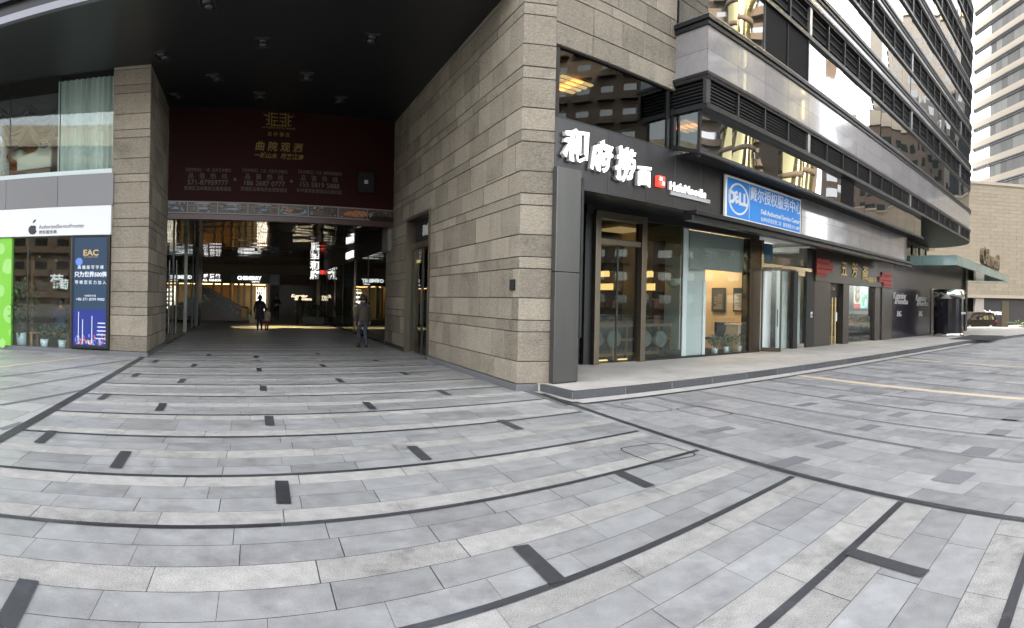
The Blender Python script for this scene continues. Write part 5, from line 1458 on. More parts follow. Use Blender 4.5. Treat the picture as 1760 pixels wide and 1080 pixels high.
for px, lb in ((1228, 'dark blue chair behind the service centre glass, left one'), (1250, 'dark blue chair behind the service centre glass, right one')):
    D_ = .5; t_ = EW.t(px, 570, D_); cr = thing('chair', lb, 'chair', EW.pt(t_, D_, SZ), 'blue waiting chairs')
    mb = MB(); mb.box(EW, t_ - .25, t_ + .25, D_ - .3, D_ + .25, .48, .56); mb.build('seat', M['cloth_navy'], cr, bevel=.03)
    mb = MB(); mb.box(EW, t_ - .25, t_ + .25, D_ - .34, D_ - .27, .56, 1.05); mb.build('backrest', M['cloth_navy'], cr, bevel=.03)
    for sx_ in (-.22, .22):
        for d_ in (-.27, .22):
            mb = MB(); mb.tube([EW.pt(t_ + sx_, D_ + d_, SZ), EW.pt(t_ + sx_, D_ + d_, .48)], .015, 6); mb.build('leg', M['steel'], cr)
cb = thing('cabinet', 'beige counter cabinet against the cream wall near the bronze pillar', 'cabinet', EW.pt(EW.t(1278, 580, .6), .6, SZ))
b, a = EW.t(1262, 580, .55), max(.2, EW.t(1290, 580, .55)); b = max(b, a + .5); mb = MB(); mb.box(EW, a, b, .05, .55, SZ, .98); mb.build('body', pbr('beige_cabinet', (.45, .36, .25), .5), cb, bevel=.01)
mb = MB(); mb.box(EW, a - .03, b + .03, .03, .59, .98, 1.03); mb.build('top', M['cream_wall'], cb)
mb = MB(); mb.box(EW, a + .03, b - .03, .55, .56, .25, .55); mb.build('drawer', M['cream_wall'], cb)
potted(1228, 606, -.35, S, SZ, .10, .20, .22, .19, 150, .11, 'potted green plant behind the service centre glass, left one', 41, 'plants behind the service centre glass')
potted(1248, 605, -.35, S, SZ, .10, .20, .22, .19, 150, .11, 'potted green plant at the glass joint of the service centre, middle one', 42, 'plants behind the service centre glass')
potted(1271, 604, -.35, S, SZ, .10, .20, .24, .19, 170, .11, 'potted green plant behind the service centre glass, right one', 43, 'plants behind the service centre glass')
M['service_lamp'] = glow('service_lamp', (1.0,.78,.52), 4.5)
mb = MB(); t_ = (E0 + E1) / 2 + .3; mb.box(S, t_ - 0.9, t_ + 0.9, -1.8 - 0.6, -1.8 + 0.6, 3.8 - .05, 3.8); tag(mb.build('ceiling_light', M['service_lamp']), 'wide warm ceiling light of the service centre', 'ceiling light')
# bronze pillar and the open door bay
mb = MB(); mb.box(S, st(1286), st(1304), -.3, .05, SZ, 3.72); mb.build('metal_pillar', M['brown_metal'], shop, bevel=.008)
mb = MB(); mb.box(S, st(1303), st(1307), -.06, .08, S.z(1305, 462), 3.72); mb.box(S, st(1307), st(1392), -.06, .06, S.z(1307, 458), S.z(1307, 452)); mb.build('lintel', M['chrome'], shop)
mb = MB(); mb.box(S, st(1307), st(1392), -.05, -.035, S.z(1307, 452), 3.72); mb.build('transom_pane', M['shop_glass'], shop)
mb = MB(); mb.box(S, st(1307), st(1329), -.08, -.10, S.z(1307, 450), 3.66); mb.build('blue_board', pbr('blue_board', (.02, .10, .22), .4), shop)
F1 = st(1396)
M['bay_lamp'] = glow('bay_lamp', (1.0, .92, .8), 3.5)
mb = MB(); t_ = (E1 + F1) / 2; mb.box(S, t_ - .6, t_ + .6, -2.2, -1.2, 3.75, 3.8); tag(mb.build('ceiling_light', M['bay_lamp']), 'ceiling light behind the open glass door', 'ceiling light')
room(S, E1 + .1, F1, -.15, -4.5, SZ, 3.85, shop, M['white_wall'], M['interior_floor'])
mb = MB(); mb.box(S, st(1345), st(1362), -.05, -.035, SZ, S.z(1345, 465)); mb.box(S, st(1345), st(1362), -.25, -.3, SZ, S.z(1345, 465), 1); mb.build('side_pane', [M['shop_glass'], M['cyan_film']], shop)
mb = MB(); mb.box(S, st(1361), st(1368), -.1, .05, SZ, S.z(1361, 466)); mb.box(S, st(1383), st(1396), -.3, .05, SZ, 3.72); mb.box(S, st(1368), st(1383), -.06, .0, S.z(1370, 463), S.z(1361, 455)); mb.build('jamb', M['black_metal'], shop)
nd = thing('glass_door', 'narrow closed glass door with steel rails left of the dark restaurant front', 'door', S.pt(st(1375), 0, SZ))
mb = MB(); mb.box(S, st(1369), st(1383), -.04, -.02, SZ + .15, S.z(1369, 474)); mb.box(S, st(1369), st(1383), -.22, -.25, SZ, S.z(1369, 474), 1); mb.build('leaf', [M['shop_glass'], M['cyan_film']], nd)
mb = MB(); mb.box(S, st(1369), st(1383), -.05, .01, SZ + .01, SZ + .15); mb.box(S, st(1369), st(1383), -.05, .01, S.z(1369, 474), S.z(1369, 465)); mb.build('rail', M['chrome'], nd)
od = thing('open_door', 'glass door standing open beside the bronze pillar with a white panel behind it', 'door', S.pt(st(1304), 0, SZ))
h_ = S.pt(st(1306), .02); e_ = gnd(1342, 606, PLAT)
DP = Pl(h_, to=e_); dl_ = (V((e_.x, e_.y)) - h_.xy).length
dzt = DP.z(1335, 460)
mb = MB(); mb.box(DP, .06, dl_ - .06, -.012, .012, SZ + .14, dzt - .1); mb.build('pane', M['shop_glass'], od)
mb = MB(); mb.box(DP, 0, .06, -.03, .03, SZ + .02, dzt); mb.box(DP, dl_ - .06, dl_, -.03, .03, SZ + .02, dzt); mb.box(DP, .06, dl_ - .06, -.03, .03, SZ + .02, SZ + .14); mb.box(DP, .06, dl_ - .06, -.03, .03, dzt - .1, dzt); mb.build('frame', M['brown_metal'], od, bevel=.004)
mb = MB(); mb.tube([DP.pt(dl_ - .12, .06, .95), DP.pt(dl_ - .12, .06, 1.5)], .015, 8); mb.build('handle', M['black_metal'], od)
mb = MB(); mb.box(S, st(1304, 580, -.6), st(1324, 580, -.6), -.6, -.66, SZ, S.z(1310, 466, -.6)); mb.box(S, st(1324, 580, -.6), st(1345, 580, -.6), -.6, -.66, SZ, S.z(1310, 466, -.6), 1); mb.build('inner_panel', [M['white_wall'], M['brown_metal']], shop)
mb = MB(); t_, z_ = S.tz(1394, 541, .05); mb.box(S, t_ - .05, t_ + .05, .05, .08, z_ - .1, z_ + .1); mb.box(S, t_ - .035, t_ + .035, .08, .083, z_ - .07, z_ + .03, 1)
tag(mb.build('access_reader', [M['white'], M['print_black']]), 'small white and black access reader on the black jamb by the dark restaurant front', 'access reader')

# dark restaurant with red slats and gold characters
rz1 = S.z(1400, 443); 
G0, G1 = st(1396), st(1530)
mb = MB(); mb.box(S, G0, G1, -.2, .10, S.z(1400, 484), 3.93); mb.box(S, G0, st(1424), -.2, .06, SZ, S.z(1400, 484)); mb.box(S, st(1446), st(1456), -.3, .06, SZ, S.z(1400, 484)); mb.box(S, st(1503), st(1513), -.3, .0, SZ, S.z(1400, 484)); mb.box(S, st(1513), G1, -.3, .06, SZ, S.z(1400, 484))
mb.build('dark_shop_front', pbr('dark_brown_cladding', (.035, .029, .024), .28, tone=.1, big=(.2, .6)), shop, bevel=.006)
gsn = thing('gold_sign', 'three gold brush characters on the dark brown restaurant fascia', 'sign', S.hit(1467, 465, .1))
for ch, px, py in (('五', 1450, 464), ('芳', 1468, 466), ('斋', 1486, 471)):
    mb = MB(); t_, z_ = S.tz(px, py, .12); pwrite(mb, S, ch, t_, .12, z_, .66, extrude=.02, fat=.008, sx=.86, shear=.08); mb.build('character', M['gold'], gsn)
mb = MB(); t_, z_ = S.tz(1498, 482.5, .12); pwrite(mb, S, '中国粽子', t_, .115, z_, .24, fat=.003, extrude=.01); mb.build('small_lettering', M['gold'], gsn)
for (px0, px1, pys, lb, fl_) in ((1403, 1431, (447, 457, 466), 'set of red lacquer slats at the left end of the restaurant fascia', 1), (1511, 1532, (470, 478, 486), 'set of red lacquer slats at the right end of the restaurant fascia', -1)):
    rd = thing('red_slats', lb, 'slats', S.hit(px0, pys[1], .12))
    a, b = st(px0, 460, .14), st(px1, 460, .14); L_ = b - a
    for k, py in enumerate(pys):
        zz = S.z(px0, py, .14); ln = (.78, 1.0, .66)[k] * L_
        x0 = a if fl_ > 0 else b - ln
        mb = MB(); mb.box(S, x0, x0 + ln, .10, .17, zz - .075, zz + .075); mb.box(S, x0, x0 + ln, .10, .155, zz - .17, zz - .10); mb.build('slat', M['red_slat'], rd, bevel=.008)
room(S, G0, G1, -.35, -5, SZ, 3.6, shop, M['dark_wall'], M['interior_floor'])
gd = thing('restaurant_door', 'dark glass restaurant door with long gold pull handles', 'door', S.pt(st(1435), 0, SZ))
mb = MB(); mb.box(S, st(1424), st(1446), -.14, -.12, SZ, S.z(1430, 511)); mb.build('leaf', M['shop_glass'], gd)
mb = MB(); mb.box(S, st(1424), st(1446), -.2, -.1, S.z(1430, 511), S.z(1430, 484)); mb.build('header', M['black_metal'], gd)
mb = MB(); pwrite(mb, S, '欢迎光临', st(1430), -.098, S.z(1430, 496), .16); mb.build('header_lettering', pbr('dull_gold', (.25, .2, .12), .5), gd)
for px in (1431.5, 1437):
    t_ = st(px); mb = MB(); z0_, z1_ = S.z(px, 592, -.05), S.z(px, 512, -.05); mb.box(S, t_ - .035, t_ + .035, -.09, -.04, z0_, z1_)
    for zz in (z0_ + .3, z1_ - .3): mb.box(S, t_ - .02, t_ + .02, -.12, -.09, zz - .03, zz + .03)
    mb.build('pull_handle', M['gold'], gd, bevel=.006)
mb = MB(); t_ = st(1437.5); mb.box(S, t_ - .05, t_ + .06, -.035, -.02, 1.05, 1.4); tag(mb.build('door_tag', M['white']), 'white tag hanging on the gold door handle', 'tag')
mb = MB(); mb.box(S, st(1456), st(1503), -.14, -.12, SZ + .05, S.z(1456, 484)); mb.build('shop_window', M['shop_glass'], shop)
mn = thing('menu_board', 'bright red and white food poster hanging behind the restaurant window', 'poster', S.hit(1475, 510, -.5))
D_ = -.5; a, b = st(1468, 510, D_), st(1479, 510, D_); z0_, z1_ = S.z(1470, 530, D_), S.z(1470, 486, D_); zr = z0_ + (z1_ - z0_) * .18
mb = MB(); mb.box(S, a, b, D_ - .03, D_, zr, z1_, 0); mb.box(S, a, b, D_ - .03, D_, z0_, zr, 1)
for cz, r in ((.75, .2), (.45, .22)):
    mb.plate(S, blob(((a + b) / 2, z0_ + (z1_ - z0_) * cz), (b - a) * .38, .26), D_ + .001, D_ + .006, 2); mb.plate(S, blob(((a + b) / 2 + .05, z0_ + (z1_ - z0_) * cz + .05), (b - a) * .16, .12), D_ + .006, D_ + .01, 3)
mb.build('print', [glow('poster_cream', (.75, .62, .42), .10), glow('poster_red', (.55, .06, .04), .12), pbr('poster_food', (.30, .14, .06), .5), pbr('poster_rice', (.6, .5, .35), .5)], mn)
mn2 = thing('menu_board', 'bright green and pale blue drink poster hanging behind the restaurant window', 'poster', S.hit(1486, 510, -.5))
a, b = st(1480, 510, D_), st(1492, 510, D_); z1_ = S.z(1486, 487, D_)
mb = MB(); mb.box(S, a, b, D_ - .03, D_, z0_, z1_, 0)
r_ = random.Random(9)
for k in range(14): c = (r_.uniform(a + .12, b - .12), r_.uniform(z0_ + .15, z1_ - .15)); mb.plate(S, blob(c, .1, .16, 10), D_ + .001, D_ + .004 + k * .0005, 1 + k % 2)
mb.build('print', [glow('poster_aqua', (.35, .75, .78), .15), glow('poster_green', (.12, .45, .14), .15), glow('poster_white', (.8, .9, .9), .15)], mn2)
tb = thing('buffet_table', 'long table of food baskets behind the restaurant window', 'table', S.pt(st(1480, 560, -1.2), -1.2, SZ))
a, b = st(1450, 560, -1.2), st(1508, 560, -1.2); zt_ = S.z(1480, 556, -1.2)
mb = MB(); mb.box(S, a, b, -1.2, -1.7, zt_ - .06, zt_); mb.build('tabletop', M['wood'], tb)
for k in range(4):
    t_ = a + (b - a) * (k + .1) / 4; mb = MB(); mb.box(S, t_, t_ + .06, -1.25, -1.31, SZ, zt_ - .06); mb.build('leg', M['black_metal'], tb)
for k, lb in enumerate(('leftmost of the four food baskets on the restaurant table', 'second food basket from the left on the restaurant table', 'third food basket from the left on the restaurant table', 'rightmost of the four food baskets on the restaurant table')):
    p = S.pt(a + (b - a) * (k + .5) / 4, -1.4, zt_); kt = thing('food_basket', lb, 'basket', p, 'food baskets on the restaurant table')
    mb = MB(); mb.lathe(p, [(0, 0), (.24, 0), (.32, .14), (.30, .14), (.22, .03), (0, .03)], 16); mb.build('basket', M['wood'], kt)
    mb = MB(); r_ = random.Random(k)
    for j in range(26):
        q = p + V((r_.uniform(-.22, .22), r_.uniform(-.22, .22), .1 + r_.uniform(0, .25))); rr = r_.uniform(.04, .07); mb.lathe(q, [(0, -rr), (rr * .8, -rr * .5), (rr, 0), (rr * .7, rr * .6), (0, rr)], 8, r_.randrange(2), r_.random())
    mb.build('goods', [pbr('parcel_tan', (.35, .24, .12), .6, tone=.3), pbr('parcel_green', (.12, .14, .05), .6, tone=.3)], kt)
M['restaurant_lamp'] = glow('restaurant_lamp', (1.0,.80,.55), 3.0)
mb = MB(); t_ = (G0 + G1) / 2 + .6; mb.box(S, t_ - 0.6, t_ + 0.6, -2.0 - 0.6, -2.0 + 0.6, 3.55 - .05, 3.55); tag(mb.build('ceiling_light', M['restaurant_lamp']), 'warm ceiling light inside the dark restaurant', 'ceiling light')
# dark hoarding with small lettering
H1 = st(1598)
hb = thing('hoarding', 'plain black hoarding wall with two small white script logos', 'hoarding', S.pt(G1 + 2, 0, SZ))
mb = MB(); x = G1
while x < H1 - .01: e = min(x + (H1 - G1) / 3, H1); mb.box(S, x + .002, e - .002, -.2, .02, SZ, 4.4, 0, rng.random()); x = e
mb.build('board', pbr('black_hoarding', (.016, .014, .018), .22, tone=.15, big=(.2, .6)), hb)
mb = MB(); gw = M['banner_white']
for px, f_ in ((1544, 1), (1581, 1)):
    t_ = st(px); pwrite(mb, S, 'Kunming', t_, .025, S.z(px, 509 + (px > 1560) * 4), .46, shear=.25, fat=.006); pwrite(mb, S, '&Nomessa', t_ + .25, .025, S.z(px, 518.5 + (px > 1560) * 3.5), .40, shear=.25, fat=.004)
    pwrite(mb, S, 'EAC', t_, .025, S.z(px, 539), .30, fat=.006); pwrite(mb, S, 'EURO AMERICA', t_, .025, S.z(px, 543), .09)
mb.build('lettering', pbr('grey_print', (.38, .37, .36), .5), hb)
# revolving door
RC = gnd(1630, 578, PLAT); RR = .82
rv = thing('revolving_door', 'black curved revolving door with polished steel band at the lobby', 'revolving door', (RC.x, RC.y, SZ))
rzt = S.z(1625, 516); rz2 = S.z(1625, 502)
mb = MB()
for k in range(24):
    a, b = [S.u.angle_signed(V((1, 0))) + 2 * math.pi * j / 24 for j in (k, k + 1)]
    f_ = lambda th, r, z: (RC.x + math.cos(th) * r, RC.y + math.sin(th) * r, z)
    mb.face([f_(a, RR, SZ + .18), f_(b, RR, SZ + .18), f_(b, RR, rzt), f_(a, RR, rzt)], 0, .5, True)
mb.build('curved_wall', pbr('black_door_glass', (.010, .010, .013), .08, spec=.4), rv)
mb = MB(); mb.lathe((RC.x, RC.y, rzt), [(RR, 0), (RR + .05, 0), (RR + .05, rz2 - rzt), (0, rz2 - rzt)], 32); mb.build('canopy_band', M['chrome'], rv)
mb = MB(); mb.lathe((RC.x, RC.y, SZ), [(0, 0), (RR + .04, 0), (RR + .04, .18), (RR, .18)], 32); mb.build('base_band', M['chrome'], rv)
mb = MB(); pl_ = Pl(RC.xy + S.n * (RR + .01), 0.53); pwrite(mb, pl_, 'WELCOME', 0, .01, S.z(1627, 538, .9), .17, fat=.003); mb.build('lettering', M['white'], rv)
mb = MB(); mb.box(S, H1, H1 + .35, -.6, .06, SZ, rz2 + .1); q1 = st(1660); mb.box(S, q1 - .45, q1, -1.5, .08, SZ, 4.4); mb.box(S, H1, q1, -.3, -.1, rz2 + .05, 4.4); mb.box(S, H1 - .5, q1, -2.0, -2.2, SZ, 4.4); mb.build('lobby_front', pbr('brown_black_stone', (.03, .026, .022), .25), shop)
mb = MB(); mb.box(S, st(1603), st(1606), .06, .10, SZ, rz2 + .1); mb.box(S, H1, q1 - .45, .06, .09, rz2 + .02, rz2 + .1); mb.build('steel_trim', M['chrome'], shop)
mt = MB(); p = gnd(1683, 580.5, PLAT); mt.box(P0, *(lambda t: (t - 2.6, t + 2.6))((p.xy - P0.O).dot(P0.u)), *(lambda d: (d - 1.0, d + 1.0))((p.xy - P0.O).dot(P0.n)), PLAT + .004, PLAT + .016)
tag(mt.build('door_mat', M['rubber']), 'large black entrance mat on the platform right of the revolving door', 'mat')
# glass entrance canopy
cp = thing('entrance_canopy', 'green glass entrance canopy reaching out past the revolving door', 'canopy', (0, 0, 0))
k0 = ray(1645, 439); K0 = V((k0.x, k0.y)).normalized() * 30.0
CPl = Pl(K0, 0.59); ck1 = ray(1735, 480); CL = 19.0
cz1 = CPl.z(1645, 439); cz0 = CPl.z(1645, 456)
out_ = [CPl.pt(0, 0), CPl.pt(CL - 1.2, 0), CPl.pt(CL - .4, -.25), CPl.pt(CL, -.9), CPl.pt(CL, -5.5), CPl.pt(0, -5.5)]
mb = MB()
for i in range(len(out_)):
    p, q = out_[i], out_[(i + 1) % len(out_)]; n_ = max(1, round((q - p).length / 1.6))
    for j in range(n_):
        a, b = lerp(p, q, j / n_), lerp(p, q, (j + 1) / n_); d = (b - a).normalized() * .008; nn = V((d.y, -d.x, 0)).normalized() * .03
        a, b = a + d, b - d
        mb.hexa([a + V((0, 0, cz0)), b + V((0, 0, cz0)), b - nn + V((0, 0, cz0)), a - nn + V((0, 0, cz0)), a + V((0, 0, cz1)), b + V((0, 0, cz1)), b - nn + V((0, 0, cz1)), a - nn + V((0, 0, cz1))], 0, rng.random())
mb.build('glass_fascia', M['green_glass'], cp)
mb = MB(); mb.prism([(p.x, p.y) for p in out_], cz0 + .02, cz0 + .04); mb.build('glass_underside', M['canopy_glass'], cp)
mb = MB(); mb.prism([(p.x, p.y) for p in out_], cz1 - .04, cz1 - .02); mb.build('glass_roof', M['canopy_glass'], cp)
mb = MB()
for j in range(13): mb.box(CPl, j * 1.5 + .3, j * 1.5 + .42, -.3, -5.5, cz0 + .1, cz1 - .1)
for d_ in (-.5, -2.6, -5): mb.box(CPl, 0.1, CL - .5, d_, d_ - .12, cz0 + .05, cz1 - .05)
mb.build('beam', M['steel'], cp)
ow = thing('canopy_letters', 'bronze serif letters standing on the front of the glass canopy', 'sign', CPl.pt(10, 0, cz1))
mb = MB(); ta = CPl.t(1689, 450); tb_ = CPl.t(1718, 450)
vs_, _ = text_mesh('Oakwood', 1.0, .06, .01, 'LEFT', 1.0, 0.0, 1.0); wd_ = max(v.x for v in vs_)
pwrite(mb, CPl, 'Oakwood', ta, -.1, cz1 + .62, 1.55, align='LEFT', extrude=.12, fat=.02, sx=(tb_ - ta) / wd_ / 1.55); mb.build('lettering', pbr('bronze_letter', (.20, .15, .09), .35, .6), ow)
mb = MB(); mb.box(CPl, ta, tb_, -.15, -.05, cz1 - .02, cz1 + .08); mb.build('base_rail', M['bronze'], ow)

# ---------------------------------------------------------------- beyond: tan stone block, striped tower, car
FB = Pl(V((math.sin((1683 - CX) / F), math.cos((1683 - CX) / F))) * 66, -0.5)
fb = thing('stone_block', 'tan coursed stone building behind the glass canopy at the right edge', 'building', FB.pt(4, 0, 0))
ftop = FB.z(1700, 317); fbot = FB.z(1700, 507)
mb = MB(); z = fbot; i = 0; r_ = random.Random(6)
while z < ftop:
    h = .42; x = -6 + (i % 2) * .9
    while x < 34:
        mb.box(FB, x + .012, x + 1.55, 0, -.1, z + .02, min(z + h, ftop), 0, r_.betavariate(2, 2), skip=(4,)); x += 1.57
    z += h; i += 1
mb.build('stone_cladding', M['brick'], fb)
mb = MB(); mb.box(FB, -6, 34.6, -.04, -12, fbot, ftop - .05); mb.build('wall_backing', pbr('tan_joint', (.20, .155, .10), .9), fb)
mb = MB(); mb.box(FB, -6, 34.6, .08, -12, fbot - .35, fbot); mb.build('soffit_edge', M['concrete'], fb)
mb = MB(); mb.box(FB, -6, 34.6, -4, -4.3, -2, fbot); mb.box(FB, FB.t(1692), 34, -1.6, -2, -2, fbot - .35, 1); mb.build('dark_shop_front', [M['black_metal'], pbr('dark_stone_front', (.035, .03, .027), .3)], fb)
mb = MB(); a = FB.t(1678); mb.box(FB, a, FB.t(1692), -.2, -1.2, -2, fbot - .35); mb.build('column', pbr('pale_column', (.30, .27, .24), .7), fb)
mb = MB(); a = FB.t(1729); mb.box(FB, a, FB.t(1742), -1.5, -1.58, -1, fbot - .6); mb.build('window', pbr('shop_window_amber', (.12, .09, .05), .15), fb)
mb = MB(); pwrite(mb, FB, 'Oakwood', FB.t(1716), -1.55, FB.z(1716, 538), .75, fat=.02, extrude=.02); mb.build('lettering', M['lit_white'], fb)
mb = MB(); mb.box(FB, -6, 35, .15, -.3, ftop - .05, ftop + .25); mb.build('coping', M['concrete'], fb)
TWa = V((math.sin((1686 - CX) / F), math.cos((1686 - CX) / F))) * 97
ra_ = ray(1760, 100); TWb = V((ra_.x, ra_.y)).normalized() * 88
TW = Pl(TWa, to=TWb)
tw = thing('striped_tower', 'tall office tower with cream bands and dark window strips at the right edge', 'building', TW.pt(0, 0, 0))
TL = (TWb - TWa).length + 6
n_ = int(TL / 1.5); z = 12.0
bz_ = [TW.z(1745, y) for y in (40, 85)]
per = 3.3
rf_ = random.Random(9)
while z < 56:
    mb = MB(); mb.box(TW, -3, TL, .25, -.3, z, z + .95); mb.build('cream_band', M['concrete'] if False else pbr('cream_band', (.22, .19, .145), .7, fine=(.05, 2)) if z == 12.0 else bpy.data.materials['cream_band'], tw)
    mb = MB()
    for k in range(n_ + 2):
        a = -3 + k * 1.6; k1 = rf_.uniform(-.004, .004)
        mb.face([TW.pt(a + .02, -.1 - k1, z + .95), TW.pt(a + 1.58, -.1 + k1, z + .95), TW.pt(a + 1.58, -.1 + k1, z + per), TW.pt(a + .02, -.1 - k1, z + per)], 0 if k > 2 + .0 else 1, rf_.random())
    mb.build('window_strip', [M['grey_glass'], M['tower_glass']], tw, recalc=False)
    mb = MB(); mb.box(TW, -3, TL, .12, -.2, z - .42, z - .34); mb.box(TW, -3, TL, .18, -.2, z - .12, z)
    for k in range(n_ // 3 + 2): mb.box(TW, -3 + k * 4.8, -3 + k * 4.8 + .1, .1, -.2, z - .42, z)
    mb.build('ledge', M['ledge'], tw)
    z += per
mb = MB(); mb.box(TW, -3, TL, -.35, -20, -2, 58); mb.build('core', M['void'], tw)
pw_ = thing('planter', 'low sunlit concrete planter at the right edge of the photo', 'planter', gnd(1748, 566, LOW))
p = gnd(1748, 569, LOW); mb = MB(); mb.abox(p, 3.2, 1.0, .55, .5); mb.build('box', M['concrete'], pw_)
mb = MB(); foliage(mb, p + V((.3, .1, .7)), 1.3, .3, 150, .2, 71); mb.build('leaves', M['leaf'], pw_, recalc=False)

# dark people carrier, rear towards the right
car = thing('people_carrier', 'dark people carrier parked on the driveway beyond the lobby', 'car', gnd(1680, 571, LOW))
cr_ = gnd(1700, 571.5, LOW)
CQ = Pl(cr_.xy, to=cr_.xy + V((-1, -.10))); CQ.n = V((CQ.u.y, -CQ.u.x)); CQ.n = CQ.n if CQ.n.y < 0 else -CQ.n
gz = slope(cr_)
W2 = .92
prof = [(0, .42), (.02, .95), (.14, 1.02), (.42, 1.62), (.75, 1.70), (2.6, 1.72), (3.3, 1.62), (4.0, 1.08), (4.75, .92), (4.85, .5), (4.6, .30), (.2, .30)]
def carshape(mb, prof, d0, d1, inset=0, mi=0):
    n = len(prof); rows_ = []
    for d, k in ((d0, 1), (d0 - .12, 0), (d1 + .12, 0), (d1, 1)):
        rows_.append([CQ.pt(t, d, gz + (z - (.06 * k if z > 1.1 else 0))) if not (k and z > 1.1) else CQ.pt(t + (.06 if t < 2 else -.06), d - .12 * (z - 1.0) * (1 if d > 0 else -1), gz + z - .05) for t, z in prof])
    vs = [p for r in rows_ for p in r]
    fs = [(i * n + j, i * n + (j + 1) % n, (i + 1) * n + (j + 1) % n, (i + 1) * n + j) for i in range(3) for j in range(n)] + [tuple(range(n)), tuple(range(3 * n, 4 * n))[::-1]]
    mb.mesh(vs, fs, mi, .5)
mb = MB(); carshape(mb, prof, W2, -W2); o = mb.build('body', M['car_paint'], car, bevel=.05)
for sgn in (1, -1):
    d_ = sgn * (W2 + .006)
    for q in ([(.50, 1.08), (1.5, 1.06), (1.5, 1.52), (.72, 1.52)], [(1.6, 1.06), (2.55, 1.06), (2.55, 1.54), (1.6, 1.54)], [(2.65, 1.06), (3.8, 1.06), (3.3, 1.50), (2.65, 1.54)]):
        mb = MB(); mb.face([CQ.pt(t, d_ - sgn * .12 * (z - 1.0) , gz + z - .02) for t, z in q]); mb.build('side_window', M['car_glass'], car)
mb = MB(); q = [(.13, 1.06, .74), (.13, 1.06, -.74), (.40, 1.56, -.62), (.40, 1.56, .62)]; mb.face([CQ.pt(t - .03, d, gz + z) for t, z, d in q]); mb.build('rear_window', M['car_glass'], car)
for sgn in (1, -1):
    mb = MB(); mb.box(CQ, -.02, .14, sgn * .90, sgn * .70, gz + .82, gz + 1.02); mb.box(CQ, .02, .3, sgn * .935, sgn * .80, gz + .84, gz + 1.0); mb.build('tail_light', M['tail_red'], car, bevel=.02)
mb = MB(); mb.box(CQ, -.03, .0, .25, -.25, gz + .62, gz + .74); mb.build('number_plate', pbr('plate_blue', (.05, .1, .4), .4), car)
mb = MB(); mb.box(CQ, -.08, .1, .86, -.86, gz + .38, gz + .58); mb.build('bumper', M['car_paint'], car, bevel=.03)
for t_ in (.95, 3.85):
    for sgn in (1, -1):
        c = CQ.pt(t_, sgn * (W2 - .18), gz + .34); ax = (CQ.n.x * sgn, CQ.n.y * sgn, 0)
        mb = MB(); mb.lathe(c, [(0, 0), (.30, 0), (.34, .03), (.34, .17), (.31, .20), (.22, .20)], 24, axis=ax); w = sub(mb.build('wheel', M['rubber'], car), car)
        mb = MB(); mb.lathe(c, [(.22, .19), (.20, .215), (.08, .205), (0, .21)], 24, axis=ax); mb.build('rim', M['chrome'], w)

# ---------------------------------------------------------------- towers and trees standing right of and behind the viewer (seen mirrored in the glass)
def apartment(name, label, c, rz, w, dpt, h, mat_, bal=True, round_=False):
    t = thing(name, label, 'building', (c[0], c[1], 0)); cs, sn = math.cos(rz), math.sin(rz)
    pl = Pl(V((c[0], c[1])), rz)
    mb = MB(); mb.box(pl, -w / 2, w / 2, -dpt / 2, dpt / 2, 0, h); mb.build('wall', mat_, t)
    mw = MB(); ms = MB(); z = 1.2
    while z < h - 2:
        for sgn in (1, -1):
            x = -w / 2 + 1
            while x < w / 2 - 2:
                mw.box(pl, x, x + 1.7, sgn * dpt / 2, sgn * (dpt / 2 + .03), z, z + 1.7)
                if bal: ms.box(pl, x - .3, x + 2.0, sgn * dpt / 2, sgn * (dpt / 2 + .9), z - .3, z - .15); ms.box(pl, x - .3, x + 2.0, sgn * (dpt / 2 + .85), sgn * (dpt / 2 + .9), z - .15, z + .6)
                x += 3.2
        for sgn in (1, -1):
            y = -dpt / 2 + 1
            while y < dpt / 2 - 2:
                mw.box(pl, sgn * w / 2, sgn * (w / 2 + .03), y, y + 1.7, z, z + 1.7); y += 3.2
        z += 3.1
    mw.build('window', M['car_glass'], t); ms.build('balcony', mat_, t) if bal else None
    mb = MB(); mb.box(pl, -w / 2 - .4, w / 2 + .4, -dpt / 2 - .4, dpt / 2 + .4, h, h + .8); mb.box(pl, -w / 4, w / 4, -dpt / 4, dpt / 4, h + .8, h + 4); mb.build('roof', M['concrete'], t)
    if round_:
        mb = MB(); mg = MB()
        for o_ in (-3, -10.5):
            p = pl.pt(w / 2 + o_, -dpt / 2 - 1); z = 0
            while z < h:
                mg.lathe((p.x, p.y, z), [(2.4, 0), (2.4, 2.5)], 24); mb.lathe((p.x, p.y, z + 2.5), [(0, 0), (2.6, 0), (2.6, .6), (0, .6)], 24); z += 3.1
        mg.build('bay_window', pbr('bay_glass_sun_gold', (.33, .29, .15), .12, .9), t); mb.build('bay_ring', mat_, t)  # gold colour of the bays imitates sun glints on their glass
    return t
apartment('apartment_tower', 'brown apartment tower with round glazed bay, right of the viewer and mirrored in the glass', (76, 3), 1.57, 38, 16, 46, M['apartment'], True, True)
apartment('apartment_tower', 'grey apartment slab with balconies, far right of the viewer and mirrored in the glass', (114, 59), .3, 16, 34, 62, M['apartment_grey'])
apartment('apartment_tower', 'low brown apartment slab, far right of the viewer and mirrored in the lower glass strip', (108, 41), .2, 14, 20, 36, M['apartment'], False)
apartment('shading_slab', 'grey office slab hidden behind the banded tower, shading the striped tower', (24, 78), .3, 40, 16, 70, M['apartment_grey'], False)  # unseen slab added so that its shadow falls on the striped tower
apartment('apartment_tower', 'brown apartment block behind the viewer, mirrored in the left shop glass', (-6, -62), .05, 60, 14, 22, M['apartment'])
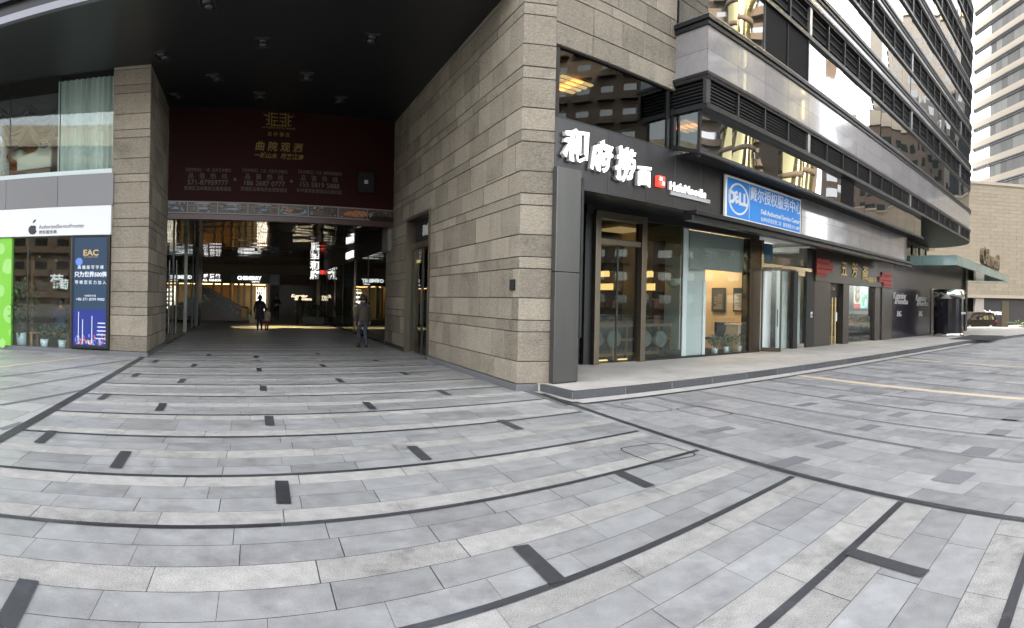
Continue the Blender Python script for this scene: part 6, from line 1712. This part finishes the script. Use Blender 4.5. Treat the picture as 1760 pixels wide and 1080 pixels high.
def tree(c, h, r, label, seed):
    t = thing('street_tree', label, 'tree', (c[0], c[1], 0)); r_ = random.Random(seed); p = V((c[0], c[1], 0))
    mb = MB(); mb.tube([p, p + V((.1, 0, h * .3)), p + V((0, .15, h * .55))], [.22, .17, .12], 9); 
    tips = []
    for k in range(6):
        th = k * 1.1 + r_.random(); e = p + V((math.cos(th) * r * .6, math.sin(th) * r * .6, h * (.62 + .3 * r_.random()))); mb.tube([p + V((0, .1, h * .45)), (p + e) / 2 + V((0, 0, h * .3)), e], [.09, .06, .025], 6); tips.append(e)
    mb.build('trunk', M['stem'], t)
    mb = MB()
    for i, e in enumerate(tips): foliage(mb, e, r * .5, r * .42, 260, .3, seed * 10 + i)
    foliage(mb, p + V((0, 0, h * .78)), r * .75, h * .2, 320, .3, seed * 10 + 9); mb.build('crown', M['leaf2'], t, recalc=False)
tree((15.5, 7.5), 7.5, 3.0, 'yellow green street tree right of the viewer, mirrored in the noodle shop door', 3)
tree((25, 13), 7, 2.8, 'yellow green street tree right of the viewer, mirrored in the service centre glass', 4)

# ---------------------------------------------------------------- people
def person(base, face, H, label, jac, leg, pose, hair='short', coat=0.0, sitting=False, bag=None, seed=1, shoe=None):
    """A skinned figure: face = heading angle, pose = dict of joint offsets (forward, side) for the limbs."""
    base = V(base); rt = thing('person', label, 'person', base)
    fwd = V((math.cos(face), math.sin(face), 0)); sd_ = V((-math.sin(face), math.cos(face), 0)); up_ = V((0, 0, 1))
    P = lambda f, s, z: base + (fwd * f + sd_ * s + up_ * z) * H
    hip = pose.get('hip', .53); hf = pose.get('hf', 0.0)
    J = {}; E_ = []
    def j(n, f, s, z, r, par=None):
        J[n] = (P(f, s, z), r * H); 
        if par: E_.append((par, n))
    j('pel', hf, 0, hip, .075)
    j('wai', hf + .005, 0, hip + .09, .072, 'pel'); j('che', hf + .01, 0, hip + .21, .085, 'wai'); j('nec', hf + .012, 0, hip + .305, .034, 'che')
    j('hd0', hf + .02, 0, hip + .355, .045, 'nec'); j('hd1', hf + .03, 0, hip + .405, .060, 'hd0'); j('hd2', hf + .022, 0, hip + .445, .046, 'hd1')
    for sg, q in ((1, 'L'), (-1, 'R')):
        kf, ff, fz = pose.get('leg' + q, (.03, 0.0, .03))
        j('hp' + q, hf, sg * .048, hip - .03, .062, 'pel')
        kz = pose.get('kz' + q, .285)
        j('kn' + q, hf + kf, sg * .052, kz, .040, 'hp' + q); j('an' + q, ff + hf * 0, sg * .05, .045 + fz, .026, 'kn' + q); j('to' + q, ff + .085, sg * .058, .022 + fz * .6, .022, 'an' + q)
        ef, es_, ez, wf, ws, wz = pose.get('arm' + q, (-.02, .15, .63, .05, .15, .50))
        dz = hip - .53
        j('sh' + q, hf + .008, sg * .105, hip + .265, .045, 'che'); j('el' + q, hf + ef, sg * es_, ez + dz, .033, 'sh' + q); j('wr' + q, hf + wf, sg * ws, wz + dz, .020, 'el' + q)
        d = (J['wr' + q][0] - J['el' + q][0]).normalized()
        pm = J['wr' + q][0] + d * .035 * H; J['pa' + q] = (pm, .017 * H); E_.append(('wr' + q, 'pa' + q))
        sv = d.cross(fwd).normalized() if abs(d.dot(fwd)) < .9 else sd_
        sv = d.cross(sd_).normalized()
        for k, (o_, l_) in enumerate(((-.014, .030), (-.005, .036), (.005, .034), (.014, .026))):
            n0 = 'f%s%d' % (q, k); J[n0] = (pm + d * .022 * H + sv * o_ * H, .0055 * H); E_.append(('pa' + q, n0))
            J[n0 + 'b'] = (pm + d * (.022 + l_) * H + sv * o_ * H + sd_ * (-sg) * .010 * H, .0045 * H); E_.append((n0, n0 + 'b'))
        J['th' + q] = (pm + d * .012 * H + sv * .030 * H - sd_ * sg * .008 * H, .006 * H); E_.append(('pa' + q, 'th' + q))
    names = list(J); idx = {n: i for i, n in enumerate(names)}
    me = bpy.data.meshes.new('skeleton'); me.from_pydata([J[n][0] - base for n in names], [(idx[a], idx[b]) for a, b in E_], [])
    ob = bpy.data.objects.new('skeleton', me); COL.objects.link(ob)
    ob.modifiers.new('s', 'SKIN'); lay = me.skin_vertices[0].data
    for i, n in enumerate(names): lay[i].radius = (J[n][1], J[n][1]); lay[i].use_root = (n == 'pel')
    for n in ('che', 'wai', 'pel'): lay[idx[n]].radius = (J[n][1] * 1.25, J[n][1] * .85)
    sb = ob.modifiers.new('u', 'SUBSURF'); sb.levels = 2; sb.render_levels = 2
    bpy.context.view_layer.update()
    bm_ = bpy.data.meshes.new_from_object(ob.evaluated_get(bpy.context.evaluated_depsgraph_get())); bm_.name = 'body'
    bpy.data.objects.remove(ob)
    for m in (M[jac], M[leg], M['skin'], M[shoe or 'shoe']): bm_.materials.append(m)
    neck = (J['nec'][0] - base); wr = [J['wrL'][0] - base, J['wrR'][0] - base]; hz = hip * H; ank = [(J['an' + q][0] - base) for q in 'LR']
    for f in bm_.polygons:
        c = f.center; f.use_smooth = True
        near = min((c - w).length for w in wr); isarm = near < .12 * H and min((c - V(J[n][0] - base)).length for n in ('paL', 'paR')) < min((c - V(J[n][0] - base)).length for n in ('elL', 'elR'))
        if c.z > neck.z - .004 * H and (c - neck).to_2d().length < .09 * H: f.material_index = 2
        elif isarm and near < .085 * H and (c - min(wr, key=lambda w: (c - w).length)).length >= 0 and c.z < max(w.z for w in wr) + .01: f.material_index = 2
        elif min((c - a).length for a in ank) < .085 * H and c.z < min(a.z for a in ank) + .035 * H + .06: f.material_index = 3
        elif c.z < hz - .03 * H and min((c - V(J[n][0] - base)).length for n in ('knL', 'knR', 'hpL', 'hpR', 'anL', 'anR')) < min((c - V(J[n][0] - base)).length for n in ('elL', 'elR', 'wrL', 'wrR', 'paL', 'paR')): f.material_index = 1
        else: f.material_index = 0
    bo = bpy.data.objects.new('body', bm_); COL.objects.link(bo); bo.parent = rt
    hc = J['hd1'][0]; mb = MB(); R_ = .063 * H
    for i in range(9):                       # hair: a cap shell, longer at the back
        pass
    ring = []
    for a in range(9):
        th = math.pi * .5 * (1 - a / 8 * 1.42)
        ring.append((R_ * math.cos(th) * (1.0 if th > -.2 else 1.0), R_ * 1.12 * math.sin(th)))
    mb.lathe(hc - fwd * .012 * H + V((0, 0, .008 * H)), ring[::-1], 16)
    if hair == 'long': mb.tube([hc - fwd * .035 * H, hc - fwd * .055 * H - V((0, 0, .06 * H)), hc - fwd * .055 * H - V((0, 0, .16 * H))], [.058 * H, .055 * H, .03 * H], 10)
    # brow cut: drop the faces over the face
    keep = [(f, m_, t_, s_) for f, m_, t_, s_ in zip(mb.f, mb.mi, mb.tone, mb.sm) if not (sum(((V(mb.v[i]) - hc).dot(fwd) for i in f)) / len(f) > .012 * H and sum((mb.v[i][2] - hc.z for i in f)) / len(f) < .034 * H)]
    mb.f, mb.mi, mb.tone, mb.sm = [list(x) for x in zip(*keep)]
    mb.build('hair', M['hair'], rt)
    mb = MB()
    for sg in (1, -1): mb.lathe(hc + fwd * .058 * H + sd_ * sg * .022 * H + V((0, 0, .002 * H)), [(0, -.006 * H), (.006 * H, 0), (0, .006 * H)], 8)
    mb.lathe(hc + fwd * .060 * H - V((0, 0, .012 * H)), [(0, -.012 * H), (.010 * H, -.006 * H), (.006 * H, .012 * H), (0, .018 * H)], 8, 1)
    mb.box(Pl(hc.xy + fwd.xy * .056 * H, to=hc.xy + fwd.xy * .056 * H + sd_.xy), -.016 * H, .016 * H, -.006 * H, .006 * H, hc.z - .036 * H, hc.z - .030 * H, 2)
    mb.build('face', [M['print_black'], M['skin'], M['red_slat']], rt)
    if coat:
        mb = MB(); n = 18; pr = []
        for k, (zz, r) in enumerate(((hip + .285, .085), (hip + .25, .128), (hip + .16, .125), (hip + .06, .112), (hip - .03, .122), (hip - .03 - coat * .5, .132), (hip - .03 - coat, .140))):
            pr.append([P(hf + math.cos(2 * math.pi * i / n) * r * .78, math.sin(2 * math.pi * i / n) * r * 1.0, zz) for i in range(n)])
        vs = [p for r in pr for p in r]; mb.mesh(vs, [(k * n + i, k * n + (i + 1) % n, (k + 1) * n + (i + 1) % n, (k + 1) * n + i) for k in range(len(pr) - 1) for i in range(n)], 0, .5, True)
        mb.build('coat', M[jac], rt)
    return rt, J, fwd, sd_
away = math.atan2(PAX.y, PAX.x)
walk = dict(legL=(.10, .10, .0), legR=(.02, -.13, .03), armL=(-.06, .15, .63, .00, .15, .50), armR=(.02, .15, .63, .09, .15, .50))
stand = dict(legL=(.015, .0, .0), legR=(.02, .03, .0))
rt, J, fw, sdv = person(gnd(623, 600), away + .05, 1.70, 'man in quilted olive jacket and grey jeans walking into the passage along its right side', 'cloth_olive', 'denim', walk)
mb = MB(); c = J['nec'][0]; mb.lathe(c - V((0, 0, .05)), [(.13, -.02), (.12, .03), (.09, .09), (.075, .10)], 16); mb.build('collar', M['cloth_navy'], rt)
mb = MB()
for k in range(6):
    z_ = .53 + .02 + k * .043; r = .118 + .012 * math.sin(k * .6); cen = V((J['wai'][0].x, J['wai'][0].y, gnd(623, 600).z))
    mb.lathe(cen + V((0, 0, z_ * 1.7)), [(r * 1.55, -.03), (r * 1.62, .0), (r * 1.55, .035)], 18)
mb.build('quilted_jacket', M['cloth_olive'], rt)
rt, J, fw, sdv = person(gnd(446, 569.5), away, 1.66, 'woman in a long dark coat walking away with a child in the passage', 'cloth_dark', 'cloth_dark', walk, 'long', .17)
mb = MB(); p = J['paL'][0]; mb.abox((p.x - .05, p.y, p.z - .42), .12, .34, .36, away); tag(mb.build('shopping_bag', M['cloth_beige'], None), 'brown shopping bag hanging from the left hand of the woman in the long coat', 'bag')
person(gnd(458, 569.5), away - .1, 1.08, 'small child in beige and red walking beside the woman in the long coat', 'cloth_beige', 'cloth_red', walk, 'short', .05)
person(gnd(475, 551.5), away + math.pi, 1.70, 'man in dark clothes standing with folded hands before the grey courtyard wall', 'cloth_dark', 'cloth_dark', dict(legL=(.01, 0, 0), legR=(.01, .02, 0), armL=(.03, .15, .64, .11, .05, .66), armR=(.03, .15, .64, .11, .05, .63)))
person(gnd(515, 560), away + .2, 1.64, 'long haired woman in black walking away at the right of the light pools', 'cloth_dark', 'cloth_dark', walk, 'long', .06)
person(gnd(1708, 566, slope(gnd(1708, 566, LOW))), 1.2, 1.70, 'person in dark clothes standing behind the people carrier on the driveway', 'cloth_navy', 'cloth_dark', stand)
sit = dict(hip=.33, hf=0.0, legL=(.24, .22, 0), legR=(.24, .24, 0), kzL=.31, kzR=.31, armL=(.06, .14, .66, .20, .08, .60), armR=(.06, .14, .66, .20, .08, .60))
pz_ = LF.hit(104, 560, -1.1)
person((pz_.x, pz_.y, .1), 2.2, 1.66, 'person in dark blue sitting on the bench behind the left shop window', 'cloth_navy', 'cloth_dark', sit)
